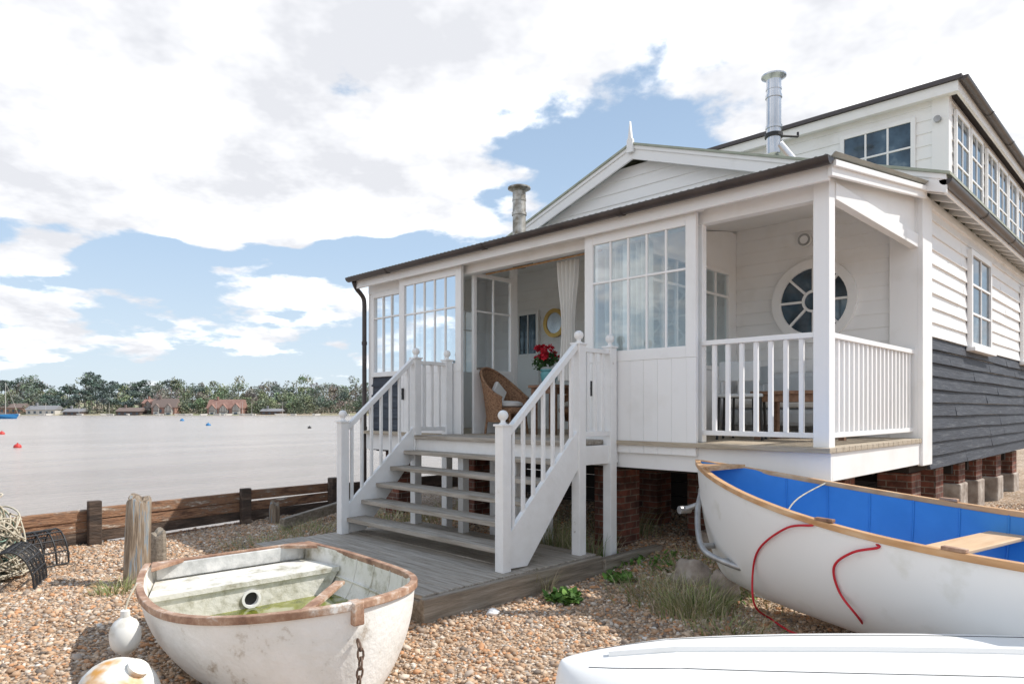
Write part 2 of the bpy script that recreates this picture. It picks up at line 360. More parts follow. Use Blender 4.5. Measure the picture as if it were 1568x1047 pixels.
# shore houses
TILE=mat('red_tile',[(.3,(.26,.14,.11)),(.7,(.36,.22,.18))],.8,.85); TILEB=mat('brown_tile',(.21,.16,.14),.8,.85); REND=mat('render_white',(.62,.59,.54),1,.8); SLATE=mat('slate',(.26,.26,.27),1,.8); TIMB=mat('dark_timber',(.11,.08,.07),1,.8)
RBR=mat('red_brick_wall',(.35,.2,.16),1,.8)
def house(px,d,w,h,roofh,wm,rm,gables=0,name='shore_house',gm_=None):
    r=(px-784)/1045*d; x,y=C(r,d); bz_=float(gz(x,y))-.5
    e=empty(name,(x,y,bz_),-math.pi/4)
    a=MB(); a.box(-w/2,w/2,0,7,0,h); a.build('walls',wm,e)
    ro=MB(); ro.prism([(-w/2-.4,-.5,h),(-w/2-.4,7.5,h),(-w/2-.4,3.5,h+roofh)],(w+.8,0,0))
    gw=MB(); tm=MB(); wi=MB()
    cs_={1:[0],2:[-.27,.25],3:[-.34,-.02,.34]}.get(gables,[])
    for gi,cf in enumerate(cs_):
        cx=cf*w; s=w/(gables+1)*(.34,.46,.38)[gi%3]
        hh=h*(1,.85,1.1)[gi%3]; rh=s*1.15
        gw.prism([(cx-s,-1,0),(cx+s,-1,0),(cx+s,-1,hh),(cx,-1,hh+rh),(cx-s,-1,hh)],(0,1.0,0))
        ro.prism([(cx-s-.3,-1.3,hh-.2),(cx,-1.3,hh+rh),(cx+s+.3,-1.3,hh-.2),(cx+s+.3,-1.3,hh+.15),(cx,-1.3,hh+rh+.4),(cx-s-.3,-1.3,hh+.15)],(0,5,0))
        for k in range(-2,3):
            tm.box(cx+k*s*.4-.12,cx+k*s*.4+.12,-1.06,-1.0,hh*.55,hh+rh*(.9-abs(k)*.36)-.1)
        tm.box(cx-s,cx+s,-1.07,-1.0,hh*.5,hh*.5+.3)
        wi.box(cx-s*.5,cx+s*.5,-1.05,-1.0,hh*.12,hh*.4)
    for k in range(int(w/3)):
        wi.box(-w/2+1+k*3,-w/2+2.2+k*3,-.05,0,h*.35,h*.75)
    ro.box(-w*.3,-w*.3+.8,3,4,h+roofh-1,h+roofh+1.4)
    ro.build('roof',rm,e)
    if gables: gw.build('gables',gm_ or wm,e); tm.build('timbering',TIMB,e)
    if wi.v: wi.build('windows',DGLASS,e)
house(250,352,12,4.2,4.6,RBR,TILEB,2,gm_=REND); house(344,353,18,3.6,4.6,RBR,TILE,3,gm_=REND); house(228,360,7,5.5,2.5,RBR,TILE,1,gm_=REND)
house(62,352,15,3,2.2,REND,SLATE,0); house(110,350,9,2.2,1.8,TIMB,SLATE,0); house(196,350,12,2.4,2,TIMB,TILEB,0); house(414,352,10,2.2,1.4,TIMB,SLATE,0); house(394,362,7,4.4,2.0,REND,TILEB,0); house(16,356,12,3.5,2.4,RBR,TILEB,0)
sb=MB(); mg=MB()
for i in range(34):
    px=random.uniform(-20,545); x,y=C((px-784)/1045*341,341+random.uniform(-3,2)); a=random.uniform(0,3)
    dx,dy=math.cos(a)*2,math.sin(a)*2
    sb.prism([(x-dx,y-dy,-2.5),(x+dx*.6,y+dy*.6,-2.5),(x+dx,y+dy,-1.7),(x-dx,y-dy,-1.8)],(dy*.4,-dx*.4,0))
    if i%4==0: mg.cyl((x,y,-2),(x,y,4),.08,.05,5)
mo=empty('moored_boats'); sb.build('hulls',REND,mo); mg.build('masts',REND,mo)
def buoy(px,py,rad,m):
    p=PZ(px,py,-2.55); a=MB(); a.lathe(0,0,[(rad*math.sin(t)+.01,rad*.9*(-math.cos(t))) for t in np.linspace(0.05,3.1,9)],14); a.cyl((0,0,rad*.8),(0,0,rad*1.2),rad*.18,n=8)
    o=a.build('mooring_buoy',m,None,True); o.location=p
buoy(27,684,.24,REDP); buoy(3,664,.28,REDP); buoy(279,644,.5,BLUEP); buoy(319,651,.4,BLUEP); buoy(474,655,.27,BLACK)
p=PZ(6,641,-2.6); e=empty('moored_sailboat',p,-.6); a=MB(); a.prism([(-3,-1,0),(3.6,-.2,0),(4.2,0,1.2),(3.6,.2,1.2),(-3.2,1,1),(-3,-1,1)],(0,0,.3)); a.build('hull',BLUEP,e); a=MB(); a.cyl((0.5,0,0),(.5,0,11),.1,.05,6); a.cyl((.5,0,1.8),(-2.6,0,1.9),.06,n=6); a.cyl((.5,0,11),(4,0,1.2),.03,n=4); a.build('mast',REND,e)

# ---------------- beach house ----------------
H=empty('beach_house')
FL=-.305
nx=(-1,0); ny=(0,-1)
wh=MB(); gl=MB(); dg=MB()
wh.box(5.84,5.94,2.26,8.95,1.76,1.93)
wh.box(5.80,5.93,2.12,2.25,-.34,1.93)
wh.box(5.85,5.95,8.85,8.96,-.6,1.76)
wh.box(5.85,5.93,7.98,8.06,.45,1.76)
wh.box(5.85,5.93,4.60,4.68,FL,1.76)
wh.box(5.85,5.93,3.30,3.38,FL,1.76)
wh.box(5.77,5.80,3.25,8.1,1.865,1.92)
wh.box(5.78,5.82,2.10,4.95,-.585,-.352); wh.box(5.80,5.84,4.95,8.95,-.585,-.352)
wh.box(5.82,8.33,2.10,2.14,-.585,-.352)
window(wh,gl,(5.87,8.06),(5.87,8.85),nx,.5,1.76,3,2,.07,.022,-.02,.05,rowz=[1.38])
def door(y0,y1,zb,xs):
    window(wh,gl,(xs,y0),(xs,y1),nx,.5,1.86,5,2,.11,.022,0,.05,rowz=[1.34])
    n=7
    for i in range(n):
        a_=y0+.1+(y1-y0-.2)*i/n; b_=y0+.1+(y1-y0-.2)*(i+1)/n
        wh.slab((xs,a_+.0008),(xs,b_-.0008),zb,.5,nx,.005,.045)
    wh.slab((xs,y0-.0),(xs,y0+.10),zb-.001,.499,nx,.0,.048); wh.slab((xs,y1-.10),(xs,y1),zb-.001,.499,nx,.0,.048)
door(3.30,4.63,-.43,5.78); door(6.66,8.0,-.43,5.78)
window(wh,gl,(5.95,6.70),(6.68,6.70),ny,.48,1.80,2,2,.05,.02,0,.05,rowz=[1.3])
wh.slab((5.95,6.70),(6.68,6.70),FL,.48,ny,.005,.045); wh.box(6.68,6.76,6.65,6.73,FL,1.95)
window(wh,gl,(5.95,8.93),(7.1,8.93),ny,.6,1.76,4,2,.06,.022,0,.06,rowz=[1.38]); window(wh,gl,(7.15,8.93),(8.35,8.93),ny,.6,1.76,4,2,.06,.022,0,.06,rowz=[1.38])
wh.box(5.95,8.4,8.86,8.90,FL,.6); wh.prism([(5.95,8.87,1.76),(8.4,8.87,1.76),(8.4,8.87,2.38),(5.95,8.87,1.96)],(0,.06,0))
wh.box(5.96,6.3,4.24,4.30,FL,1.95); wh.box(6.3,8.2,4.24,4.30,FL,.5); wh.box(8.2,8.39,4.24,4.30,FL,2.3)
wh.prism([(6.3,4.24,1.78),(8.2,4.24,1.78),(8.2,4.24,2.3),(6.3,4.24,1.97)],(0,.06,0))
window(wh,gl,(6.3,4.25),(8.2,4.25),ny,.5,1.78,6,2,.05,.03,-.04,.03,rowz=[1.45])
wh.prism([(5.93,2.15,1.77),(8.35,2.15,1.77),(8.35,2.15,2.36),(5.93,2.15,1.95)],(0,.03,0))
wh.box(5.93,8.33,2.11,2.19,1.755,1.90)
wh.prism([(5.62,2.03,1.86),(8.33,2.03,2.27),(8.33,2.03,2.37),(5.62,2.03,1.965)],(0,.035,0))
wh.prism([(5.62,2.0,1.93),(8.33,2.0,2.34),(8.33,2.0,2.39),(5.62,2.0,1.98)],(0,.028,0))
wh.box(5.64,5.68,2.066,9.0,1.84,1.96)
wh.build('porch_frame',WHITE,H,bevel=.004)
a=MB()
for (y_,z_) in ((4.52,.15),(7.9,.15)): a.box(5.705,5.73,y_-.012,y_+.012,z_,z_+.16); a.cyl((5.73,y_,z_+.08),(5.70,y_,z_+.08),.012)
a.build('door_handles',BLACK,H)
a=MB(); n=18
for i in range(n):
    x0=5.70+i*(8.4-5.70)/n; a.box(x0+.004,x0+(2.7/n)-.004,2.08,8.93,-.35,FL+random.uniform(-.002,.002))
a.build('porch_floor',DECKT,H,bevel=.004)
a=MB()
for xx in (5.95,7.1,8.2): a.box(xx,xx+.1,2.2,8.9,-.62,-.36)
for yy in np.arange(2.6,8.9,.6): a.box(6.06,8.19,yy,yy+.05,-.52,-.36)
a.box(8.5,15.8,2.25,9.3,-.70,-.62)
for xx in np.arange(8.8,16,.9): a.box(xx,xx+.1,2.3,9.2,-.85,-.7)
for z_ in (-1.6,-1.4,-1.2,-1.0,-.8): a.box(8.45,8.48,3.0,9.2,z_,z_+.19); a.box(8.5,16,3.1,3.13,z_,z_+.19)  # added dark backing boards, painting in the shade under the open floor
a.build('joists_and_shade_backing',mat('dark_joists_and_shade',(.035,.028,.024),5,.9),H)
a=MB(); a.prism([(5.7,2.16,1.935),(8.4,2.16,2.33),(8.4,2.16,2.35),(5.7,2.16,1.955)],(0,6.76,0)); a.build('porch_ceiling',CEIL,H)
ys=np.arange(1.98,9.08,.0125); amp=.014*np.cos((ys-1.98)/.076*2*math.pi)
V=[]
for x_,z_ in ((5.545,1.994),(5.545,2.001),(8.42,2.43)):
    for y_,q in zip(ys,amp): V.append((x_,y_,z_+q+.004))
n=len(ys); F=[(k*n+i,k*n+i+1,(k+1)*n+i+1,(k+1)*n+i) for k in (0,1) for i in range(n-1)]
mesh_np('corrugated_roof',V,F,ROOF,H,smooth=True)
def gutter(a,b,r,name):
    a=Vector(a);b=Vector(b);d=(b-a).normalized();s=d.cross(Vector((0,0,1)))
    mb=MB();n=10
    prof=[(s*math.cos(t)*r+Vector((0,0,-math.sin(t)*r))) for t in np.linspace(0,math.pi,n)]+[(s*math.cos(t)*(r-.008)+Vector((0,0,-math.sin(t)*(r-.008)))) for t in np.linspace(math.pi,0,n)]
    m_=len(prof)
    mb.add([a+p for p in prof]+[b+p for p in prof],[(i,(i+1)%m_,m_+(i+1)%m_,m_+i) for i in range(m_)])
    for e in (a,b):
        mb.add([e+p for p in prof[:n]],[tuple(range(n))])
    L=(b-a).length; k=int(L/1.8)
    for i in range(1,k+1):
        c=a+d*(L*i/(k+.5))
        pr=[(s*math.cos(t)*(r+.008)+Vector((0,0,-math.sin(t)*(r+.008)))) for t in np.linspace(0,math.pi,n)]
        mb.add([c-d*.03+p for p in pr]+[c+d*.03+p for p in pr],[(i2,i2+1,n+i2+1,n+i2) for i2 in range(n-1)])
    return mb.build(name,GUT,H,smooth=True)
gutter((5.56,2.02,1.993),(5.56,9.06,1.993),.062,'porch_gutter')
gutter((8.2,1.83,2.40),(16.2,1.83,2.40),.06,'side_gutter')
ropes('downpipe',[[(5.60,8.98,1.94),(5.66,9.0,1.85),(5.78,9.0,1.72),(5.80,9.0,1.6)]],.034,GUT,H)
a=MB(); a.cyl((5.80,9.0,1.62),(5.80,9.0,-1.4),.034); a.cyl((5.80,9.0,1.0),(5.80,9.0,1.05),.042); a.cyl((5.80,9.0,-.3),(5.80,9.0,-.25),.042); a.build('downpipe_lower',GUT,H,True)
a=MB(); lap(a,(5.87,8.02),(5.87,8.88),nx,-.6,.5,.16); lap(a,(5.9,8.95),(8.4,8.95),(0,1),-.6,.6,.16); a.build('navy_cladding_left',NAVY,H)
a=MB(); lap(a,(8.4,2.4),(8.4,4.24),nx,FL,2.33,.155,t=.02); lap(a,(8.4,4.3),(8.4,8.86),nx,FL,2.33,.155,t=.02); a.box(8.4,8.46,2.2,9.38,-.6,2.4)
yc=5.75; sl=.352; zap=3.83
def gclip(z):
    w_=(zap-.1-z)/sl
    return None if w_<.05 else ((8.4,yc-w_),(8.4,yc+w_))
lap(a,(8.4,2.2),(8.4,9.3),nx,2.42,zap-.1,.17,clip=gclip,t=.022)
a.build('front_siding',WHITE,H)
a=MB(); fx=8.2
for sgn in (-1,1):
    y0=yc+sgn*3.93; z0=zap-3.93*sl
    a.prism([(fx,yc,zap-.01),(fx,y0,z0-.01),(fx,y0,z0-.19),(fx,yc,zap-.20)],(.035,0,0))
    a.prism([(fx-.018,yc,zap+.0),(fx-.018,y0,z0+.0),(fx-.018,y0,z0-.055),(fx-.018,yc,zap-.055)],(.018,0,0))
    a.add([(fx,yc,zap-.05),(fx,y0,z0-.05),(8.42,y0,z0-.05),(8.42,yc,zap-.05)],[(0,1,2,3)])
a.prism([(fx-.06,yc-.055,zap-.12),(fx-.06,yc+.055,zap-.12),(fx-.06,yc+.05,zap+.06),(fx-.06,yc+.028,zap+.09),(fx-.06,yc,zap+.33),(fx-.06,yc-.028,zap+.09),(fx-.06,yc-.05,zap+.06)],(.045,0,0))
a.build('bargeboards',WHITE,H,bevel=.003)
a=MB()
for sgn in (-1,1):
    y0=yc+sgn*3.97; z0=zap-3.97*sl
    a.prism([(8.16,yc,zap),(8.16,y0,z0),(8.16,y0,z0+.03),(8.16,yc,zap+.03)],(8,0,0))
a.build('main_roof',ROOFG,H)
a=MB(); a.box(8.33,8.70,2.07,2.12,-.6,2.33); a.box(8.33,8.40,2.12,2.40,-.35,2.33)
for xx in np.arange(8.5,16,.42): a.beam((xx,1.88,2.36),(xx,2.14,2.45),.05,.09)
a.box(8.26,16,1.86,1.885,2.30,2.47); a.box(8.70,16,2.08,2.12,2.26,2.33)
a.build('corner_trim',WHITE,H,bevel=.004)
a=MB(); lap(a,(8.70,2.12),(16,2.12),ny,.83,2.28,.165,t=.03,wob=.004); a.box(8.46,16,2.12,2.2,-.6,2.4); a.box(15.9,16,2.2,9.3,-.6,2.6); a.box(8.46,16,9.3,9.38,-.6,2.5); a.build('side_siding_white',WHITE,H)
a=MB(); lap(a,(8.70,2.12),(16,2.12),ny,-.66,.83,.15,t=.034,wob=.008); a.build('side_cladding_navy',NAVYX,H)
wf=MB()
for x0,x1 in ((10.5,11.75),(14.3,15.7)):
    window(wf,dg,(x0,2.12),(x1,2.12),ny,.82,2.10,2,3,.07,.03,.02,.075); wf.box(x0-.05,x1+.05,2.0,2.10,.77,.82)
a=MB(); UX,UY,UL=11.05,2.45,8.6
lap(a,(UX,UY+.14),(UX,UL),nx,2.5,4.4,.18,t=.018); lap(a,(UX+.12,UY),(18,UY),ny,2.4,4.4,.18,t=.018)
a.box(UX,18,UY,UL,2.3,4.45); a.box(UX-.03,UX+.13,UY-.03,UY+.18,2.4,4.42)
a.box(UX-.17,UX-.13,UY-.17,UL+.2,4.36,4.50); a.box(UX-.13,18,UY-.17,UY-.13,4.36,4.50)
a.box(UX-.13,UX,UY-.13,UL,4.38,4.40)
a.build('upper_storey_walls',WHITE,H)
a=MB(); ring_=None; a.cyl((UX-.03,2.55,4.08),(UX-.09,2.55,4.08),.045,n=16); a.build('wall_lamp',GALV,H,True)
a=MB(); a.box(UX-.22,18.2,UY-.22,UL+.25,4.505,4.56); a.build('upper_roof',DARKROOF,H)
gutter((UX-.2,UY-.24,4.53),(18.2,UY-.24,4.53),.055,'upper_gutter')
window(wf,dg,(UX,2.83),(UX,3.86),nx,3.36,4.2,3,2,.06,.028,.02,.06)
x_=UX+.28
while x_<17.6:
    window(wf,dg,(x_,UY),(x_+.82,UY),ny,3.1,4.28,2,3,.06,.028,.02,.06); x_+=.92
    if abs(x_-13.2)<.5: x_+=.2
wf.build('window_frames',WHITE,H,bevel=.003)
bd=MB(); window(bd,dg,(8.38,7.72),(8.38,8.22),nx,.9,1.66,2,1,.05,.02,.0,.05); bd.slab((8.38,7.72),(8.38,8.22),FL,.9,nx,.0,.045); bd.build('back_door',WHITE,H)
rw=MB(); cy_,cz=3.24,1.31
def ring(mb,X0,X1,cy,cz,r0,r1,n=40):
    vs=[]
    for X_,r_ in ((X0,r0),(X1,r0),(X1,r1),(X0,r1)):
        for i in range(n):
            t=2*math.pi*i/n; vs.append((X_,cy+r_*math.cos(t),cz+r_*math.sin(t)))
    mb.add(vs,[(k*n+i,k*n+(i+1)%n,((k+1)%4)*n+(i+1)%n,((k+1)%4)*n+i) for k in range(4) for i in range(n)])
ring(rw,8.405,8.33,cy_,cz,.40,.50); ring(rw,8.40,8.345,cy_,cz,.395,.43); ring(rw,8.375,8.35,cy_,cz,.105,.135)
for k in range(8):
    t=math.pi*k/4; c,s=math.cos(t),math.sin(t)
    rw.beam((8.362,cy_+.13*c,cz+.13*s),(8.362,cy_+.41*c,cz+.41*s),.028,.024,up=(1,0,0))
rw.cyl((8.36,3.34,2.06),(8.33,3.34,2.06),.085,n=24)
rw.build('round_window_frame',WHITE,H,smooth=True)
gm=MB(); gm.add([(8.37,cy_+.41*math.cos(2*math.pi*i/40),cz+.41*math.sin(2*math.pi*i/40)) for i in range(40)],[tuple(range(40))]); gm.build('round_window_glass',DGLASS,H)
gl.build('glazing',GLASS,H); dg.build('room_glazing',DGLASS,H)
a=MB(); ring(a,8.34,8.325,3.34,2.06,.05,.075,24); a.build('vent_ring',GALV,H)
def flue(x,y,z0,z1,rad,m,capr,name,elbow=False):
    a=MB(); a.lathe(x,y,[(rad,z0),(rad,z1-.2),(rad+.006,z1-.2),(rad+.006,z1-.17),(rad,z1-.17),(rad,z1-.06)],20)
    for zz in np.arange(z0+.35,z1-.2,.42): a.lathe(x,y,[(rad+.001,zz),(rad+.012,zz),(rad+.012,zz+.04),(rad+.001,zz+.04)],20)
    a.lathe(x,y,[(rad*.95,z1-.07),(rad*1.15,z1-.05),(capr,z1-.02),(capr,z1),(capr*.8,z1+.015),(0.01,z1+.03)],20)
    if elbow:
        a.cyl((x+.02,y-.02,z0+.12),(x+.26,y-.16,z0-.14),rad*1.08,n=18); a.cyl((x+.24,y-.15,z0-.6),(x+.24,y-.15,z0-.1),rad*1.12,n=18)
    a.build(name,m,H,smooth=True)
flue(7.2,7.05,2.1,3.28,.098,METALW,.17,'flue_small')
flue(9.2,4.10,3.52,4.60,.098,METAL,.165,'flue_tall',True)
a=MB(); a.cyl((9.2,4.1,3.78),(9.52,3.9,3.80),.016); a.cyl((9.52,3.9,3.80),(9.52,3.9,3.86),.016); a.lathe(9.2,4.1,[(.108,3.75),(.12,3.75),(.12,3.80),(.108,3.80)],20); a.build('flue_bracket',BLACK,H)
a=MB(); a.box(7.06,7.34,6.9,7.2,2.15,2.32); a.build('flue_flashing',ROOF,H)
a=MB(); cb=MB()
for (x,y,w_) in [(6.3,4.62,.36),(7.3,4.0,.4),(6.2,6.9,.34),(6.2,8.6,.34),(7.6,5.0,.34),(7.7,2.75,.3),(8.75,2.42,.36),(9.75,2.42,.36),(10.9,2.42,.36),(11.9,2.42,.38),(13.3,2.42,.38),(7.8,7.8,.34),(9,5.5,.34),(14.6,2.42,.4)]:
    g0=float(gz(x,y)); ch=random.uniform(.26,.5)
    a.box(x-w_/2,x+w_/2,y-w_/2,y+w_/2,g0+(ch if x>8.5 else -.1),-.60 if x<8.5 else -.71)
    if x>8.5: cb.box(x-w_/2-.03,x+w_/2+.03,y-w_/2-.03,y+w_/2+.03,g0-.1,g0+ch)
cb.box(6.9,7.3,3.2,3.6,-1.6,-1.15); cb.box(6.6,6.95,3.5,3.8,-1.6,-1.3)
a.build('brick_piers',BRICK,H,bevel=.004); cb.build('pier_bases',STONE,H,bevel=.02)
def curtain(x,y0,y1,z0,z1,name,waves=6,pinch=0):
    V=[];n=60;m_=14
    for j in range(m_+1):
        v=j/m_; w_=1-pinch*math.sin(v*math.pi*.9)**2
        for i in range(n+1):
            u=i/n; V.append((x+.03*math.sin(u*waves*6.28+v),(y0+y1)/2+(u-.5)*(y1-y0)*w_,z1+(z0-z1)*v))
    F=[(j*(n+1)+i,j*(n+1)+i+1,(j+1)*(n+1)+i+1,(j+1)*(n+1)+i) for j in range(m_) for i in range(n)]
    return mesh_np(name,V,F,FABW,H,smooth=True)
curtain(6.15,5.05,5.38,.35,1.76,'curtain_open',5,.45); curtain(6.0,3.95,4.22,.3,1.76,'curtain_closed',4); curtain(6.05,4.32,4.6,.1,1.76,'curtain_side',4)
ropes('curtain_rail',[[(6.12,4.7,1.79),(6.12,6.6,1.79)]],.012,VARN,H,k=1)
e=empty('round_mirror'); a=MB(); ring(a,8.37,8.33,7.37,1.42,.17,.235,30); a.build('frame',GOLD,e,True); a=MB(); a.add([(8.345,7.37+.175*math.cos(t),1.42+.175*math.sin(t)) for t in np.linspace(0,6.1,24)],[tuple(range(24))]); a.build('mirror_glass',METAL,e)
e=empty('picture_frame'); a=MB(); a.box(8.35,8.37,8.42,8.62,1.3,1.6); a.build('frame',WHITE,e); a=MB(); a.box(8.346,8.35,8.46,8.58,1.35,1.55); a.build('print',FABB,e)
def wicker(x,y,rot,sc_=.86):
    e=empty('wicker_chair',(x,y,FL),rot); e.scale=(sc_,sc_,sc_)
    V=[];n=30;m_=10
    for s_ in (0,.03):
        for j in range(m_+1):
            for i in range(n+1):
                t=(i/n-.5)*math.radians(230); hgt=.40+.50*(max(0,math.cos(t/2*1.3)))**2.0; v=j/m_
                rad=.27+.07*v+s_+.04*v*v; V.append((-rad*math.cos(t),rad*math.sin(t),.18+(hgt-.18+.1)*v))
    K=(n+1)*(m_+1); F=[]
    for o_ in (0,K):
        F+=[(o_+j*(n+1)+i,o_+j*(n+1)+i+1,o_+(j+1)*(n+1)+i+1,o_+(j+1)*(n+1)+i) for j in range(m_) for i in range(n)]
    mesh_np('back_shell',V,F,WICK,e,smooth=True)
    ropes('rim',[[V[m_*(n+1)+i] for i in range(0,n+1,2)]],.022,WICK,e,k=3)
    a=MB(); a.lathe(0,0,[(.28,.3),(.31,.33),(.31,.38),(.27,.40)],24)
    for sx in (-.2,.2):
        for sy in (-.2,.2): a.cyl((sx,sy,.32),(sx*1.15,sy*1.15,0),.02,.016,8)
    a.build('seat_and_legs',WICK,e,True)
    a=MB(); a.lathe(0,0,[(.2,.40),(.25,.42),(.25,.46),(.18,.49),(.01,.5)],20); a.build('cushion',FABW,e,True)
    a=MB(); a.lathe(0,0,[(.02,-.05),(.16,-.04),(.18,0),(.16,.04),(.02,.05)],4); o=a.build('back_cushion',FABW,e,True,bevel=.015); o.location=(-.15,0,.62); o.rotation_euler=(0,math.radians(75),0)
wicker(6.22,6.32,math.radians(-80)); wicker(7.0,5.75,math.radians(150))
def table(name,x,y,w_,l,h,m,rot=0):
    e=empty(name,(x,y,FL),rot); a=MB(); n=4
    for i in range(n): a.box(-w_/2+i*w_/n+.003,-w_/2+(i+1)*w_/n-.003,-l/2,l/2,h-.035,h)
    for sx in (-1,1):
        a.box(sx*(w_/2-.06)-.02,sx*(w_/2-.06)+.02,-l/2+.06,l/2-.06,h-.11,h-.036)
        for sy in (-1,1): a.box(sx*(w_/2-.06)-.03,sx*(w_/2-.06)+.03,sy*(l/2-.06)-.03,sy*(l/2-.06)+.03,0,h-.036)
    a.build('top_and_legs',m,e,bevel=.004); return e
BRW=mat('brown_wood',[(.3,(.16,.085,.05)),(.7,(.28,.16,.1))],6,.5,stretch=(1,4,4))
table('side_table',6.45,5.72,.45,.45,.62,BRW); table('coffee_table',7.0,2.85,.55,.8,.5,BRW)
e=empty('potted_geranium',(6.42,5.76,FL+.62)); a=MB(); a.lathe(0,0,[(.06,0),(.085,.03),(.11,.13),(.10,.17),(.115,.18),(.115,.2),(.09,.2)],18); a.build('pot',TEAL,e,True)
bl=[((0.045*i-.12,random.uniform(-.12,.12),.29+random.uniform(-.03,.07)),(.10,.10,.08),70,(.045,.10,.03)) for i in range(6)]
bl+=[((random.uniform(-.18,.18),random.uniform(-.18,.18),.40+random.uniform(-.08,.08)),(.05,.05,.04),34,(.45,.012,.03)) for i in range(12)]
V,F,Cc=leafcloud(bl,.026); mesh_np('leaves_and_blooms',V,F,LEAFM,e,cols=Cc)
e=empty('porch_sofa'); a=MB(); a.box(7.72,8.3,2.75,4.1,FL+.12,FL+.32); a.box(8.12,8.32,2.75,4.1,FL+.32,FL+.75); a.box(7.72,8.3,2.62,2.74,FL+.1,FL+.56); a.build('base',FABB,e,bevel=.05)
a=MB(); a.box(7.7,8.11,2.78,3.41,FL+.33,FL+.47); a.box(7.7,8.11,3.43,4.06,FL+.33,FL+.47); a.build('seat_cushions',FABW,e,bevel=.05)
def pchair(x,y,rot):
    e=empty('dining_chair',(x,y,FL),rot); a=MB()
    for sx in (-.2,.2):
        for sy in (-.2,.2): a.cyl((sx*1.1,sy*1.1,0),(sx,sy,.44),.014,n=8)
    a.build('legs',BLACK,e); a=MB(); a.box(-.22,.22,-.22,.22,.44,.475); a.box(-.24,-.21,-.2,.2,.6,.80)
    for sy in (-.17,0,.17): a.box(-.235,-.215,sy-.015,sy+.015,.47,.6)
    a.build('seat_and_back',FABB,e,bevel=.01)
pchair(6.75,3.35,math.radians(20)); pchair(7.3,3.6,math.radians(140))

# ---------------- railings & stairs ----------------
def newel(mb,x,y,z0,z1,w_=.10):
    b_=w_/2; zt=z1-.12
    mb.box(x-b_,x+b_,y-b_,y+b_,z0,zt-.02)
    mb.box(x-b_-.012,x+b_+.012,y-b_-.012,y+b_+.012,zt-.02,zt)
    mb.lathe(x,y,[(.04,zt),(.022,zt+.015),(.022,zt+.03)]+[(.046*math.sin(t)+.001,zt+.075-.046*math.cos(t)) for t in np.linspace(.5,3.1,9)],14)
pr=MB()
pr.box(5.83,5.90,2.25,3.30,.61,.655); pr.box(5.845,5.885,2.25,3.30,-.235,-.19)
for i in range(7):
    y=2.37+i*.135; pr.box(5.848,5.882,y-.02,y+.02,-.19,.61)
pr.box(5.93,8.33,2.15,2.22,.61,.655); pr.box(5.93,8.33,2.165,2.205,-.235,-.19)
for i in range(19):
    x=6.04+i*.122; pr.box(x-.02,x+.02,2.168,2.202,-.19,.61)
pr.build('porch_balustrade',WHITE,H,bevel=.004)
ST=empty('porch_staircase'); wb=MB(); YR,YL=4.24,6.85; ZP=-1.4
XN0,XN1,XN2=4.13,5.16,5.66
for yy in (YR,YL):
    newel(wb,XN0,yy,ZP,-.0); newel(wb,XN1,yy,float(gz(XN1,yy))-.05,.775); newel(wb,XN2,yy,float(gz(XN2,yy))-.05,.775)
    wb.prism([(XN0+.05,yy-.025,ZP+.02),(XN0+.28,yy-.025,ZP+.01),(XN1-.05,yy-.025,-.58),(XN1-.05,yy-.025,-.20),(XN0+.05,yy-.025,ZP+.42-.10)],(0,.05,0))
    a0=Vector((XN0+.05,yy,-.2)); a1=Vector((XN1-.05,yy,.62))
    wb.beam(a0,a1,.06,.055)
    zl0=ZP+.32; zl1=-.20
    for i in range(7):
        u=(i+.5)/7; x=XN0+.05+(XN1-XN0-.1)*u; zb=zl0+(zl1-zl0)*u; zt=a0.z+(a1.z-a0.z)*u
        wb.box(x-.016,x+.016,yy-.016,yy+.016,zb-.03,zt)
    wb.box(XN1+.05,XN2-.05,yy-.03,yy+.03,.57,.615); wb.box(XN1+.05,XN2-.05,yy-.02,yy+.02,-.26,-.21)
    for i in range(3):
        x=XN1+.13+i*.12; wb.box(x-.02,x+.02,yy-.016,yy+.016,-.21,.57)
    wb.box(XN1-.05+.1,5.775,yy-.02,yy+.02,-.54,-.352)
wb.box(XN1-.02,XN1+.02,YR+.05,YL-.05,-.50,-.352)
for yy in (5.1,5.95):
    for xx in (XN1+.0,XN2-.0): wb.box(xx-.045,xx+.045,yy-.045,yy+.045,float(gz(xx,yy))-.05,-.505 if xx<5.3 else -.352)
wb.build('painted_balustrade',WHITEW,ST,bevel=.004)
td=MB()
for i in range(1,6):
    z=ZP+i*(FL-ZP)/6; x=XN0+.02+(i-1)*.2
    for k in range(2): td.box(x+k*.135,x+k*.135+.128,YR+.03,YL-.03,z-.045,z+random.uniform(-.002,.002))
for i in range(5): td.box(XN1-.07+i*.125,XN1-.07+i*.125+.12,YR+.055,YL-.055,-.35,FL+random.uniform(-.002,.002))
td.build('treads',WY,ST,bevel=.006)
PL=empty('boardwalk_platform'); a=MB(); n=15
for i in range(n):
    x=3.16+i*.142; a.box(x,x+.136,4.12+random.uniform(-.01,.01),7.0+random.uniform(-.03,.03),ZP-.035,ZP+random.uniform(-.003,.003))
a.build('boards',WY,PL,bevel=.005)
a=MB(); a.box(3.13,5.3,4.06,4.115,-1.72,ZP-.012); a.box(3.14,3.19,4.116,6.9,-1.72,ZP-.037); a.box(5.3,6.3,4.02,4.12,-1.7,-1.44); a.build('edge_beams',WX,PL,bevel=.008)

